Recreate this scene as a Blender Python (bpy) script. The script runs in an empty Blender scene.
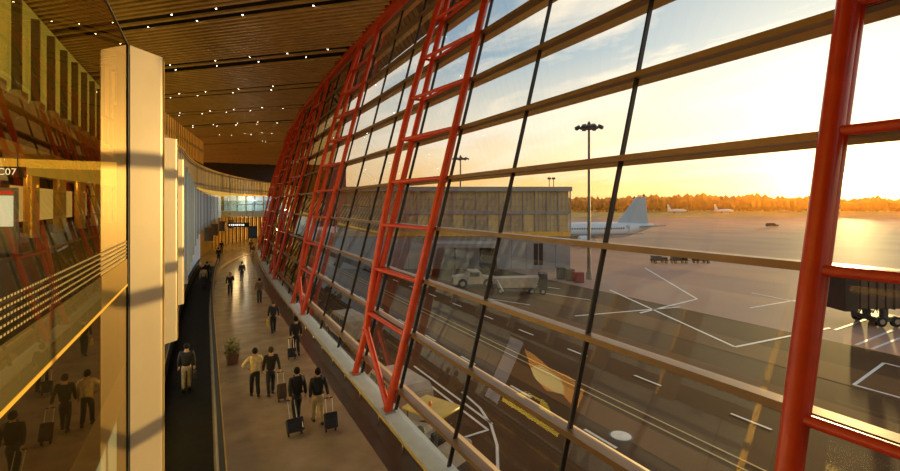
import bpy, bmesh, math, random
from mathutils import Vector, Matrix
random.seed(7)
PI = math.pi
S = bpy.context.scene
COL = S.collection

# ------------------------------------------------------------------ camera
F_PX = 470.0
CAM_Z = 6.8
YAW = math.radians(27.5)
CS, SN = math.cos(YAW), math.sin(YAW)
HOR = 205.0
cam = bpy.data.cameras.new('camera')
cam.sensor_width = 36
cam.lens = F_PX / 900 * 36
cam.shift_y = -(235.5 - HOR) / 900
cam.clip_end = 6000
camo = bpy.data.objects.new('camera', cam)
camo.location = (0, 0, CAM_Z)
camo.rotation_euler = (PI / 2, 0, -YAW)
COL.objects.link(camo)
S.camera = camo
ZG = -3.0                                         # the apron outside lies below the hall floor

def at(x, y, z):
    """where the sight line of a photo pixel meets the level z"""
    xc, yc = (x - 450) / F_PX, (HOR - y) / F_PX
    t = (z - CAM_Z) / yc
    return Vector(((xc * CS + SN) * t, (-xc * SN + CS) * t, z))

def deep(x, d):
    """ground point at depth d along the view for pixel column x"""
    xc = (x - 450) / F_PX
    return Vector(((xc * CS + SN) * d, (-xc * SN + CS) * d, 0))

# ------------------------------------------------------------------ materials
MATS = {}
def mat(name, col, rough=.5, metal=0, noise=0, nscale=8, emit=None, estr=0, spec=.5, bump=0, bscale=60, coat=0, stretch=None):
    if name in MATS: return MATS[name]
    m = bpy.data.materials.new(name); m.use_nodes = True
    nt = m.node_tree; b = nt.nodes['Principled BSDF']
    c = (*col, 1)
    b.inputs['Base Color'].default_value = c
    b.inputs['Roughness'].default_value = rough
    b.inputs['Metallic'].default_value = metal
    b.inputs['Specular IOR Level'].default_value = spec
    b.inputs['Coat Weight'].default_value = coat
    if noise or bump:
        tc = nt.nodes.new('ShaderNodeTexCoord')
        mp = nt.nodes.new('ShaderNodeMapping')
        if stretch: mp.inputs['Scale'].default_value = stretch
        nt.links.new(tc.outputs['Object'], mp.inputs['Vector'])
    if noise:
        n = nt.nodes.new('ShaderNodeTexNoise'); n.inputs['Scale'].default_value = nscale
        n.inputs['Detail'].default_value = 5
        nt.links.new(mp.outputs['Vector'], n.inputs['Vector'])
        r = nt.nodes.new('ShaderNodeValToRGB')
        r.color_ramp.elements[0].position = .3; r.color_ramp.elements[1].position = .7
        r.color_ramp.elements[0].color = (*[v * (1 - noise) for v in col], 1)
        r.color_ramp.elements[1].color = (*[min(1, v * (1 + noise)) for v in col], 1)
        nt.links.new(n.outputs['Fac'], r.inputs['Fac'])
        nt.links.new(r.outputs['Color'], b.inputs['Base Color'])
    if bump:
        n2 = nt.nodes.new('ShaderNodeTexNoise'); n2.inputs['Scale'].default_value = bscale
        nt.links.new(mp.outputs['Vector'], n2.inputs['Vector'])
        bp = nt.nodes.new('ShaderNodeBump'); bp.inputs['Strength'].default_value = bump
        nt.links.new(n2.outputs['Fac'], bp.inputs['Height'])
        nt.links.new(bp.outputs['Normal'], b.inputs['Normal'])
    if emit:
        b.inputs['Emission Color'].default_value = (*emit, 1)
        b.inputs['Emission Strength'].default_value = estr
    MATS[name] = m
    return m

def glass(name, tint=(1, 1, 1), ior=1.7, rough=0.0, refl=(1, 1, 1), film=None, film_fac=0):
    m = bpy.data.materials.new(name); m.use_nodes = True
    nt = m.node_tree; nt.nodes.clear()
    out = nt.nodes.new('ShaderNodeOutputMaterial')
    t = nt.nodes.new('ShaderNodeBsdfTransparent'); t.inputs['Color'].default_value = (*tint, 1)
    g = nt.nodes.new('ShaderNodeBsdfGlossy'); g.inputs['Roughness'].default_value = rough
    g.inputs['Color'].default_value = (*refl, 1)
    # symmetric Fresnel for a thin pane
    geo = nt.nodes.new('ShaderNodeNewGeometry')
    dp = nt.nodes.new('ShaderNodeVectorMath'); dp.operation = 'DOT_PRODUCT'
    nt.links.new(geo.outputs['Incoming'], dp.inputs[0]); nt.links.new(geo.outputs['Normal'], dp.inputs[1])
    ab = nt.nodes.new('ShaderNodeMath'); ab.operation = 'ABSOLUTE'; nt.links.new(dp.outputs['Value'], ab.inputs[0])
    om = nt.nodes.new('ShaderNodeMath'); om.operation = 'SUBTRACT'; om.inputs[0].default_value = 1; nt.links.new(ab.outputs[0], om.inputs[1])
    pw = nt.nodes.new('ShaderNodeMath'); pw.operation = 'POWER'; pw.inputs[1].default_value = 5; nt.links.new(om.outputs[0], pw.inputs[0])
    r0 = ((ior - 1) / (ior + 1)) ** 2
    ma = nt.nodes.new('ShaderNodeMath'); ma.operation = 'MULTIPLY_ADD'
    ma.inputs[1].default_value = 1 - r0; ma.inputs[2].default_value = r0
    nt.links.new(pw.outputs[0], ma.inputs[0])
    mx = nt.nodes.new('ShaderNodeMixShader')
    nt.links.new(ma.outputs[0], mx.inputs['Fac'])
    base = t
    if film:
        d = nt.nodes.new('ShaderNodeBsdfPrincipled'); d.inputs['Base Color'].default_value = (*film, 1)
        d.inputs['Roughness'].default_value = .6
        mf = nt.nodes.new('ShaderNodeMixShader'); mf.inputs['Fac'].default_value = film_fac
        nt.links.new(t.outputs[0], mf.inputs[1]); nt.links.new(d.outputs[0], mf.inputs[2]); base = mf
    nt.links.new(base.outputs[0], mx.inputs[1]); nt.links.new(g.outputs[0], mx.inputs[2])
    nt.links.new(mx.outputs[0], out.inputs['Surface'])
    MATS[name] = m
    return m

M_RED = mat('red painted steel', (.72, .058, .008), .36, noise=.12, nscale=3, coat=.2)
M_MULL = mat('black mullion aluminium', (.018, .014, .012), .4)
M_TRANS = mat('bronze transom aluminium', (.27, .15, .06), .38, metal=.3, noise=.12, nscale=2)
M_BLADE = mat('champagne sunshade blade', (.55, .37, .19), .45, metal=.1, noise=.08, nscale=2)
M_GLASS = glass('facade glass', (.96, .91, .82), 1.42)
M_MGLASS = glass('mezzanine glass', (.80, .70, .38), 2.1, refl=(.90, .72, .42))
M_BRGLASS = glass('glass tinted as brown reflection', (.40, .27, .11), 1.7)  # brown of the interior reflection at glancing angle, put into the tint
M_FILM = glass('olive film on glass', (.7, .62, .3), 2.0, refl=(.62, .45, .20), film=(.20, .16, .035), film_fac=.55)
M_DOT = mat('gold frit', (.40, .33, .14), .6)
M_STRIPE = mat('amber stripe', (.95, .55, .06), .45)
M_CREAM = mat('cream aluminium fin', (.62, .51, .32), .40, metal=.1, noise=.05, nscale=2)
M_FINSHADE = mat('fin shade strip', (.34, .39, .44), .4)  # painted shade between the pale fins
M_FINE = mat('grey blue fin edge', (.52, .64, .78), .3, metal=.05)  # toned darker than the face to paint the fin's less lit side
M_FIN = mat('pale fin', (.80, .87, .94), .4, metal=.0, noise=.05, nscale=2)  # blue of the reflected sky put into the base colour
M_GOLD = mat('golden metal', (.72, .48, .12), .35, metal=.5, noise=.1, nscale=2)
M_BLACK = mat('black rubber', (.012, .011, .010), .6)
M_BELT = mat('black belt', (.008, .007, .006), .7, noise=.3, nscale=5, spec=.12)
M_STEEL = mat('brushed steel', (.55, .52, .47), .3, metal=.8, noise=.1, nscale=6)
M_SILL = mat('pale grey sill', (.66, .79, .97), .35, noise=.06, nscale=3)
M_BLUEG = mat('pale blue glass sky sheen', (.62, .76, .84), .12, noise=.12, nscale=.8, emit=(.50, .68, .76), estr=.20)  # pale blue and faint glow stand in for the reflected sky
M_CEIL = mat('bronze ceiling slat', (.60, .39, .16), .42, metal=.15, noise=.15, nscale=1)
M_CEILB = mat('dark ceiling void', (.012, .009, .006), .9)
M_BRN = mat('brown wall', (.20, .13, .06), .6, noise=.2, nscale=.7)
M_DARK = mat('dark brown', (.035, .024, .014), .6, noise=.2, nscale=2)
M_WHITE = mat('white paint', (.75, .74, .72), .35, noise=.05, nscale=2)
M_GREY = mat('grey paint', (.32, .33, .34), .5, noise=.1, nscale=1)
M_DGREY = mat('dark grey', (.07, .07, .07), .5, noise=.1, nscale=3)
M_YEL = mat('yellow paint', (.78, .52, .03), .4, noise=.06, nscale=4)
M_RUB = mat('tyre', (.015, .015, .015), .8)
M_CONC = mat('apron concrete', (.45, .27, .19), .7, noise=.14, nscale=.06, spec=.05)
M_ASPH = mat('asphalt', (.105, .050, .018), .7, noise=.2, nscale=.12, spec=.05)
M_ASPH2 = mat('paler asphalt', (.185, .088, .030), .7, noise=.18, nscale=.15, spec=.05)
M_LINE = mat('white road paint', (.80, .76, .68), .5, noise=.1, nscale=3)
M_LINEY = mat('ochre road paint', (.50, .32, .08), .5, noise=.1, nscale=3)
M_GRASS = mat('dry grass', (.42, .27, .05), .9, noise=.3, nscale=.05)
M_TREE = mat('tree foliage', (.09, .07, .025), .9, noise=.4, nscale=.3)
M_FLOOR = mat('polished stone floor', (.37, .285, .18), .24, noise=.22, nscale=1.1, spec=.55, bump=.02, bscale=3)
M_FLOOR2 = mat('dark stone border', (.075, .058, .045), .28, noise=.2, nscale=1.5)
M_WIN = mat('dark vehicle glass', (.03, .035, .04), .08, spec=.7)
M_LAMP = mat('lamp lens', (1, .9, .75), .4, emit=(1, .86, .66), estr=14)
M_WARM = mat('warm lit panel', (.9, .7, .35), .5, emit=(1, .66, .22), estr=.5)
M_PIERG = mat('pier glazing', (.50, .40, .22), .25, noise=.25, nscale=.25, spec=.6)
M_PIERW = mat('pier grey cladding', (.33, .32, .31), .55, noise=.1, nscale=.6)

# ------------------------------------------------------------------ mesh helpers
def box(bm, x0, x1, y0, y1, z0, z1, mtx=None):
    vs = [Vector((x, y, z)) for z in (z0, z1) for y in (y0, y1) for x in (x0, x1)]
    if mtx is not None: vs = [mtx @ v for v in vs]
    v = [bm.verts.new(p) for p in vs]
    for f in ((0, 2, 3, 1), (4, 5, 7, 6), (0, 1, 5, 4), (2, 6, 7, 3), (0, 4, 6, 2), (1, 3, 7, 5)):
        bm.faces.new([v[i] for i in f])
    return v

def rbox(bm, x0, x1, y0, y1, z0, z1, r=.03, seg=2, mtx=None):
    b2 = bmesh.new(); box(b2, x0, x1, y0, y1, z0, z1)
    bmesh.ops.bevel(b2, geom=list(b2.edges), offset=r, segments=seg, affect='EDGES', profile=.6)
    if mtx is not None: bmesh.ops.transform(b2, matrix=mtx, verts=b2.verts)
    merge(bm, b2)

def merge(bm, b2):
    vm = {v: bm.verts.new(v.co) for v in b2.verts}
    for f in b2.faces:
        try: bm.faces.new([vm[v] for v in f.verts])
        except ValueError: pass
    b2.free()

def hexa(bm, pts):
    """8 points, bottom four then top four, ccw"""
    v = [bm.verts.new(p) for p in pts]
    for f in ((3, 2, 1, 0), (4, 5, 6, 7), (0, 1, 5, 4), (1, 2, 6, 5), (2, 3, 7, 6), (3, 0, 4, 7)):
        bm.faces.new([v[i] for i in f])

def tube(bm, pts, rad, n=10, caps=True):
    pts = [Vector(p) for p in pts]
    if not isinstance(rad, (list, tuple)): rad = [rad] * len(pts)
    rings = []
    ref = None
    for i, p in enumerate(pts):
        d = (pts[min(i + 1, len(pts) - 1)] - pts[max(i - 1, 0)]).normalized()
        if ref is None:
            ref = Vector((0, 0, 1)) if abs(d.z) < .9 else Vector((1, 0, 0))
        a = d.cross(ref).normalized(); b = a.cross(d).normalized(); ref = b
        rings.append([bm.verts.new(p + (a * math.cos(2 * PI * k / n) + b * math.sin(2 * PI * k / n)) * rad[i]) for k in range(n)])
    for r0, r1 in zip(rings, rings[1:]):
        for k in range(n):
            bm.faces.new((r0[k], r0[(k + 1) % n], r1[(k + 1) % n], r1[k]))
    if caps:
        bm.faces.new(rings[0][::-1]); bm.faces.new(rings[-1])

def lathe(bm, prof, n=20, mtx=None):
    """profile of (r, z) from bottom to top"""
    rings = []
    for r, z in prof:
        if r < 1e-6: ps = [Vector((0, 0, z))]
        else: ps = [Vector((r * math.cos(2 * PI * k / n), r * math.sin(2 * PI * k / n), z)) for k in range(n)]
        if mtx is not None: ps = [mtx @ p for p in ps]
        rings.append([bm.verts.new(p) for p in ps])
    for a, b in zip(rings, rings[1:]):
        for k in range(n):
            k2 = (k + 1) % n
            if len(a) == 1 and len(b) == 1: continue
            if len(a) == 1: bm.faces.new((a[0], b[k2], b[k]))
            elif len(b) == 1: bm.faces.new((a[k], a[k2], b[0]))
            else: bm.faces.new((a[k], a[k2], b[k2], b[k]))
    if len(rings[0]) > 1: bm.faces.new(rings[0][::-1])
    if len(rings[-1]) > 1: bm.faces.new(rings[-1])

def prism(bm, poly, y0, y1, top_in=0, mtx=None):
    """polygon of (x, z), extruded along y"""
    f, b = [], []
    for x, z in poly:
        p, q = Vector((x, y0, z)), Vector((x, y1, z))
        if mtx is not None: p, q = mtx @ p, mtx @ q
        f.append(bm.verts.new(p)); b.append(bm.verts.new(q))
    n = len(poly)
    bm.faces.new(f); bm.faces.new(b[::-1])
    for i in range(n):
        bm.faces.new((f[i], b[i], b[(i + 1) % n], f[(i + 1) % n]))

def blob(bm, c, r, seg=8, jit=0):
    m = Matrix.Translation(c) @ Matrix.Diagonal((*r, 1))
    res = bmesh.ops.create_icosphere(bm, subdivisions=2 if seg > 6 else 1, radius=1, matrix=m)
    if jit:
        for v in res['verts']:
            v.co += (v.co - Vector(c)) * random.uniform(-jit, jit)

def obj(name, bm, m, parent=None, smooth=False, label=None):
    me = bpy.data.meshes.new(name)
    bmesh.ops.recalc_face_normals(bm, faces=bm.faces)
    bm.to_mesh(me); bm.free()
    if smooth is not False:
        for p in me.polygons: p.use_smooth = True
        if smooth == 'auto':
            me.set_sharp_from_angle(angle=math.radians(40))
    me.materials.append(m)
    o = bpy.data.objects.new(name, me); COL.objects.link(o)
    if parent is not None: o.parent = parent
    if label: o['label'] = label
    return o

def thing(name, label, cat, loc=(0, 0, 0), rotz=0, group=None):
    o = bpy.data.objects.new(name, None); COL.objects.link(o)
    o.location = loc; o.rotation_euler = (0, 0, rotz); o.empty_display_size = .2
    o['label'] = label; o['category'] = cat
    if group: o['group'] = group
    return o

def tag(o, label, cat, group=None):
    o['label'] = label; o['category'] = cat
    if group: o['group'] = group
    return o

def struct(name, bm, m, parent=None, smooth=False):
    o = obj(name, bm, m, parent, smooth)
    if parent is None: o['kind'] = 'structure'
    return o

def struct_root(name):
    o = bpy.data.objects.new(name, None); COL.objects.link(o); o['kind'] = 'structure'
    return o

def dup(root, loc, rotz, label, group=None):
    r = root.copy(); COL.objects.link(r); r.location = loc; r.rotation_euler = (0, 0, rotz)
    r['label'] = label
    if group: r['group'] = group
    for ch in list(root.children):
        c = ch.copy(); COL.objects.link(c); c.parent = r
        for g in ch.children:
            d = g.copy(); COL.objects.link(d); d.parent = c
    return r

# ------------------------------------------------------------------ curves of the hall
def SH(y): return max(0, y - 30) ** 2 / 1160.0                # the hall bends gently
def SL(y): return max(0, y - 30) ** 2 / 860.0
def C1(y): return -1.5 + max(0, y - 42) ** 2 / 240.0 - max(0, 42 - y) * .09          # upper gallery swings across
LEAN = .264
def FX(y, z, off=0): return 5.45 + LEAN * z + SH(y) + off     # glass plane; off<0 = inside
def FP(y, z, off=0): return Vector((FX(y, z, off), y, z))
TZ = [.78, 2.52, 4.26, 6.0, 7.74, 9.48, 11.22, 12.96, 14.7, 16.44, 18.2]
ZTOP = 18.7

def strip(bm, fx0, fx1, z0, z1, y0, y1, dy=3.0):
    """solid strip following the bend between two x curves and two levels"""
    n = max(1, int(math.ceil((y1 - y0) / dy)))
    rows = []
    for i in range(n + 1):
        y = y0 + (y1 - y0) * i / n
        a, b = fx0(y), fx1(y)
        rows.append([bm.verts.new((a, y, z0)), bm.verts.new((b, y, z0)), bm.verts.new((b, y, z1)), bm.verts.new((a, y, z1))])
    for p, q in zip(rows, rows[1:]):
        for k in range(4):
            k2 = (k + 1) % 4
            bm.faces.new((p[k], p[k2], q[k2], q[k]))
    bm.faces.new(rows[0][::-1]); bm.faces.new(rows[-1])

# ------------------------------------------------------------------ floor
bm = bmesh.new(); strip(bm, lambda y: -9 if y < 45 else -9, lambda y: 4.15 + SH(y), -.3, 0, -14, 130)
struct('floor', bm, M_FLOOR)
bm = bmesh.new(); strip(bm, lambda y: 4.15 + SH(y), lambda y: 4.94 + SH(y), -.3, .004, -14, 130)
struct('trim_1', bm, M_FLOOR2)
bm = bmesh.new(); strip(bm, lambda y: 5.0 + SH(y), lambda y: 5.62 + SH(y), -.3, .16, -14, 130)
struct('trim_2', bm, M_SILL)
bm = bmesh.new(); strip(bm, lambda y: 4.94 + SH(y), lambda y: 5.0 + SH(y), -.3, .05, -14, 130)
struct('trim_3', bm, M_DGREY)
# pale kerb line where the far floor swings right
bm = bmesh.new(); strip(bm, lambda y: .45 + max(0, y - 46) ** 2 / 130, lambda y: .95 + max(0, y - 46) ** 2 / 130, 0, .06, 47, 74, 2)
struct('trim_4', bm, M_GOLD)
# kick rail in front of the sill
t = thing('kick_rail', 'low steel kick rail on short posts running along the grey window sill', 'rail')
bm = bmesh.new()
tube(bm, [(4.78 + SH(y), y, .30) for y in range(-6, 110, 3)], .032, 8); obj('rail', bm, M_GOLD, t, True)
for y in range(0, 72, 2):
    bm = bmesh.new(); tube(bm, [(4.78 + SH(y), y, .0), (4.78 + SH(y), y, .30)], .016, 8); obj('post', bm, M_STEEL, t, True)

# ------------------------------------------------------------------ leaning glass facade
EDGES = [-11.9, 3.1, 18.1, 33.1, 48.1, 63.1, 78.1, 93.1, 108.1, 123.1]
def bar_between(bm, y0, y1, z, dep_in, dep_out, hh):
    """transom between y0 and y1, in the leaning plane"""
    n = 4
    rows = []
    for i in range(n + 1):
        y = y0 + (y1 - y0) * i / n
        rows.append([bm.verts.new((FX(y, z) + dx, y, z + dz)) for dx, dz in ((-dep_in, -hh), (dep_out, -hh), (dep_out, hh), (-dep_in, hh))])
    for p, q in zip(rows, rows[1:]):
        for k in range(4):
            bm.faces.new((p[k], p[(k + 1) % 4], q[(k + 1) % 4], q[k]))
    bm.faces.new(rows[0][::-1]); bm.faces.new(rows[-1])
for w, (ya, yb) in enumerate(zip(EDGES, EDGES[1:])):
    root = struct_root('window_%d' % (w + 1))
    for z in TZ:
        bm = bmesh.new(); bar_between(bm, ya, yb, z, .15, .10, .058); obj('transom', bm, M_TRANS, root)
        bm = bmesh.new()
        hexa(bm, [FP(ya, z, 0) + Vector((.12, 0, -.02)), FP(ya, z, 0) + Vector((.36, 0, -.12)), FP(yb, z, 0) + Vector((.36, 0, -.12)), FP(yb, z, 0) + Vector((.12, 0, -.02)),
                  FP(ya, z, 0) + Vector((.12, 0, .03)), FP(ya, z, 0) + Vector((.36, 0, -.08)), FP(yb, z, 0) + Vector((.36, 0, -.08)), FP(yb, z, 0) + Vector((.12, 0, .03))])
        obj('sunshade_blade', bm, M_BLADE, root)
    for k in range(4):
        y = ya + 3.75 * k
        bm = bmesh.new()
        hexa(bm, [FP(y + .022, .1, -.06), FP(y - .022, .1, -.06), FP(y - .022, .1, .05), FP(y + .022, .1, .05),
                  FP(y + .022, ZTOP, -.06), FP(y - .022, ZTOP, -.06), FP(y - .022, ZTOP, .04), FP(y + .022, ZTOP, .04)])
        obj('mullion', bm, M_MULL, root)
    bm = bmesh.new()
    rows = []
    for i in range(9):
        y = ya + (yb - ya) * i / 8
        rows.append((bm.verts.new(FP(y, .1)), bm.verts.new(FP(y, ZTOP))))
    for p, q in zip(rows, rows[1:]): bm.faces.new((p[0], q[0], q[1], p[1]))
    obj('pane', bm, M_GLASS if ya < 33 else M_BRGLASS, root)
# wall below the glass, outside
bm = bmesh.new(); strip(bm, lambda y: 5.3 + SH(y), lambda y: 5.62 + SH(y), ZG, -.3, -14, 130); struct('wall_right', bm, M_GREY)
# red edge beam at the head of the glass
bm = bmesh.new()
strip(bm, lambda y: FX(y, ZTOP, -.55), lambda y: FX(y, ZTOP, .0), ZTOP - .25, ZTOP + .25, -14, 130); struct('trim_5', bm, M_RED)
# eave outside
bm = bmesh.new(); strip(bm, lambda y: FX(y, ZTOP, .02), lambda y: FX(y, ZTOP, 3.2), ZTOP - .05, ZTOP + .4, -14, 130); struct('trim_6', bm, M_BRN)

# red trusses
def truss(yB, label, bow=.52, ins=-.28):
    yC = yB - 3.75
    root = thing('truss_column', label, 'column', (FX(yB, 0, ins), yB, .16), 0, 'red steel truss columns inside the glass')
    o = root.location
    L = lambda p: Vector(p) - o
    ZN = 1.9
    def B(z): return FP(yB, z, ins)
    def Cc(z): return FP(yC, z, ins)
    def A(z):
        u = (z - ZN) / (ZTOP - ZN)
        return FP(yB, z, ins - bow * max(0, math.sin(PI * u)) ** .8)
    def member(name, pts, r, n=12):
        bm = bmesh.new(); tube(bm, [L(p) for p in pts], r, n); return obj(name, bm, M_RED, root, 'auto')
    member('chord', [B(.16), B(ZTOP - .1)], .125)
    member('chord', [Cc(.16), Cc(ZTOP - .1)], .135)
    member('bowed_chord', [A(ZN + (ZTOP - .2 - ZN) * i / 20) for i in range(21)], .135)
    member('diagonal', [A(ZN), Cc(.22)], .11)
    bm = bmesh.new()
    for p in (B(.16), Cc(.16)):
        q = L(p); rbox(bm, q.x - .16, q.x + .2, q.y - .24, q.y + .24, q.z, q.z + .05, .01, 1)
    fp = obj('foot_plate', bm, M_STEEL, root)
    for z in TZ[1:-1]:
        member('strut', [A(z), Cc(z)], .07, 10)
        member('strut', [B(z), Cc(z)], .055, 10)
        if z > 2.6: member('link', [A(z), B(z)], .055, 8)
    # small gusset where the bowed chord meets the straight one
    bm = bmesh.new(); q = L(A(ZN)); blob(bm, q, (.17, .17, .2)); obj('node', bm, M_RED, root, True)
    return root
tl = ['huge red truss column nearest the camera, dark against the setting sun',
      'red truss column with a V foot beside the yellow topped tug outside',
      'third red truss column from the camera, second V foot on the sill',
      'fourth red truss column from the camera, half overlapped by its neighbour',
      'fifth red truss column along the bending glass wall',
      'sixth red truss column, slim with distance, near the far bridge',
      'seventh red truss column, just before the far gallery meets the glass',
      'farthest red truss column at the edge of the bend']
for yB, l in zip(EDGES[1:], tl): truss(yB, l, .16 if yB < 5 else .52, -.20 if yB < 5 else -.28)

# ------------------------------------------------------------------ ceiling: diagonal slats
U = Vector((-.73, .683)); N = Vector((.683, .73))
SLOTS = []
for k in range(-3, 18):
    c = 24.5 + 8.6 * k
    SLOTS += [c - .62, c + .62]
bm = bmesh.new()
def clip_a(nn):
    a0 = None
    for i in range(-900, 900):
        a = i * .5 * .5
        p = N * nn + U * a
        if p.x < FX(p.y, ZTOP, -.5) and p.x > -34 and -14 < p.y < 150:
            if a0 is None: a0 = a
            a1 = a
        elif a0 is not None: return a0, a1
    return None if a0 is None else (a0, a1)
nn = -20.0
while nn < 125:
    if min(abs(nn - s) for s in SLOTS) > .30:
        r = clip_a(nn)
        if r and r[1] - r[0] > 1:
            p0 = N * nn + U * r[0]; p1 = N * nn + U * r[1]; h = N * .12
            zz = 18.78
            hexa(bm, [Vector((*(p0 - h), zz)), Vector((*(p1 - h), zz)), Vector((*(p1 + h), zz)), Vector((*(p0 + h), zz)),
                      Vector((*(p0 - h), zz + .14)), Vector((*(p1 - h), zz + .14)), Vector((*(p1 + h), zz + .14)), Vector((*(p0 + h), zz + .14))])
    nn += .5
ceil = struct('ceiling', bm, M_CEIL)
bm = bmesh.new(); strip(bm, lambda y: -34.5, lambda y: FX(y, ZTOP, .3), 19.3, 19.6, -14, 150); struct('ceiling_deck', bm, M_CEILB)
# little downlights in the slots
first = None
cnt = 0
for s in SLOTS:
    if s < 18 or s > 95: continue
    a = -60 + random.uniform(0, 3)
    while a < 60:
        p = N * s + U * a
        a += 4.2 + random.uniform(-.9, .9)
        if not (-7 < p.x < FX(p.y, ZTOP, -2) and 20 < p.y < 105): continue
        if first is None:
            first = thing('ceiling_downlight', 'tiny white downlight in a dark slot of the slatted ceiling', 'downlight', (p.x, p.y, 18.86), 0, 'downlights in the slatted ceiling')
            b2 = bmesh.new(); lathe(b2, [(.06, -.03), (.08, .02), (.08, .10)], 10); obj('housing', b2, M_DGREY, first)
            b2 = bmesh.new(); lathe(b2, [(.0, -.05), (.035, -.045), (.05, -.03)], 10); obj('lens', b2, M_LAMP, first)
        else:
            dup(first, (p.x, p.y, 18.86), 0, first['label'])
        cnt += 1

# ------------------------------------------------------------------ mezzanine: glass and fins on the left
GX = -.83
root = struct_root('window_20')
bm = bmesh.new()
v = [bm.verts.new(p) for p in ((GX, -9, 3.3), (GX, 6.78, 3.3), (GX, 6.78, 8.72), (GX, -9, 8.72))]; bm.faces.new(v)
obj('pane', bm, M_MGLASS, root)
bm = bmesh.new(); box(bm, GX + .003, GX + .006, -9, 6.75, 5.86, 6.16); obj('film_band', bm, M_FILM, root)
bm = bmesh.new()
for r in range(5):
    z = 6.20 + r * .042
    y = -1.0
    while y < 6.7:
        box(bm, GX + .003, GX + .006, y, y + .026, z - .006, z + .006); y += .045
o = obj('frit_dots', bm, M_DOT, root)
bm = bmesh.new(); box(bm, GX + .003, GX + .008, -9, 6.75, 5.835, 5.862); obj('amber_stripe', bm, M_STRIPE, root)
bm = bmesh.new(); box(bm, GX - .03, GX + .012, 6.78, 6.86, 3.3, 8.72); obj('edge_joint', bm, M_BLACK, root)
bm = bmesh.new(); box(bm, GX - .012, GX + .008, -9, 6.80, 8.72, 8.74); obj('head_channel', bm, M_DARK, root)

def fin(y, z0, z1, label, m, x1=-.47, w=.16, group=None, main=False):
    s = SL(y)
    t = thing('vertical_fin', label, 'fin', (GX + s, y, z0), 0, group)
    b = bmesh.new(); e = x1 - GX; sl_ = .34 if m is M_CREAM else .0
    H = z1 - z0
    pts = [(.02, 0), (e - .02, sl_), (e, sl_ + .03), (e, sl_ + w), (.02, w + .1)]
    lo = [b.verts.new((x, y_, 0)) for x, y_ in pts]; hi = [b.verts.new((x, y_, H)) for x, y_ in pts]
    b.faces.new(lo[::-1]); b.faces.new(hi)
    for i in range(5): b.faces.new((lo[i], lo[(i + 1) % 5], hi[(i + 1) % 5], hi[i]))
    obj('blade', b, m, t)
    b = bmesh.new(); box(b, e + .001, e + .012, sl_ + .04, sl_ + w - .02, .02, H - .02); obj('edge_trim', b, M_GOLD if m is M_CREAM else M_FINE, t)
    if m is not M_CREAM:
        b = bmesh.new(); box(b, e - .06, e + .014, -.02, .0, .0, H); obj('shade_strip', b, M_FINSHADE, t)  # dark strip painted as the shadow between neighbouring fins
    b = bmesh.new(); box(b, -.12, .03, .03, w - .03, .1, z1 - z0 - .1); obj('bracket_rail', b, M_DGREY, t)
    return t
fin(6.86, 3.2, 8.74, 'tall cream aluminium fin nearest the camera, at the end of the mirrored glass', M_CREAM, x1=-.50, w=.22, main=True)
fin(9.80, 4.27, 8.03, 'second cream fin from the camera, shorter, its foot hanging over the walkway', M_CREAM)
fin(12.75, 4.4, 7.9, 'third pale fin from the camera, partly hidden by the second fin', M_CREAM)
for k in list(range(3, 7)) + list(range(8, 24, 2)):
    y = 6.86 + 2.95 * k
    fin(y, 4.5, 7.9, 'slim pale fin in the receding row along the mezzanine glass', M_FIN, group='pale fins along the mezzanine glass')
# mezzanine glass between the fins, slab, soffit
root = struct_root('window_21')
bm = bmesh.new()
rows = [(bm.verts.new((GX + SL(y), y, 4.9)), bm.verts.new((GX + SL(y), y, 7.95))) for y in [6.9 + 2.95 * k for k in range(26)]]
for p, q in zip(rows, rows[1:]): bm.faces.new((p[0], q[0], q[1], p[1]))
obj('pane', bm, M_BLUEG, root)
bm = bmesh.new(); strip(bm, lambda y: GX - .1 + SL(y), lambda y: GX + .04 + SL(y), 7.95, 8.15, 6.9, 80); obj('head_rail', bm, M_STEEL, root)
bm = bmesh.new(); strip(bm, lambda y: -14, lambda y: GX - .03 + SL(y), 4.45, 4.9, -14, 80); struct('floor_mezzanine', bm, M_DARK)
# lower left wall beside the walkway
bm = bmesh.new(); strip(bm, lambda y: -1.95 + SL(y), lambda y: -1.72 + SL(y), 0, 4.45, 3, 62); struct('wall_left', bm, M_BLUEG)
bm = bmesh.new()
for k in range(24):
    y = 4 + 2.4 * k
    box(bm, -1.71 + SL(y), -1.69 + SL(y), y, y + .04, 0, 4.45)
struct('trim_7', bm, M_GREY)

# illuminated poster on the lower left wall (mirrored in the facade)
t = thing('advertising_lightbox', 'backlit sunset poster on the lower left wall, mirrored in the facade glass', 'poster', (-1.66, 16.8, 1.0))
bm = bmesh.new(); rbox(bm, -.03, .05, -2.9, 2.9, 0, 3.3, .02, 1); obj('frame', bm, M_DGREY, t)
def lit(name, c, e): return mat(name, c, .5, emit=c, estr=e)
def poly_yz(bm, pts, x): bm.faces.new([bm.verts.new((x, y, z)) for y, z in pts])
PE = 4.2
bm = bmesh.new(); poly_yz(bm, [(-2.8, 1.5), (1.7, 1.5), (1.7, 2.95), (.6, 2.85), (-.6, 2.6), (-1.8, 2.65), (-2.8, 2.4)], .055); obj('poster_sky', bm, lit('poster orange', (.95, .38, .05), PE), t)
bm = bmesh.new(); poly_yz(bm, [(-1.9, 1.8), (.6, 1.9), (.5, 2.3), (.1, 2.55), (-.5, 2.5), (-1.3, 2.45), (-1.8, 2.15)], .058); obj('poster_glow', bm, lit('poster gold', (1, .75, .25), PE * 1.3), t)
bm = bmesh.new(); poly_yz(bm, [(-2.8, .1), (1.7, .1), (1.7, 3.1), (.9, 2.5), (.2, 2.0), (-.9, 1.7), (-1.8, 1.9), (-2.8, 1.6)], .061); obj('poster_hills', bm, mat('poster dark', (.03, .02, .015), .6), t)
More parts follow.
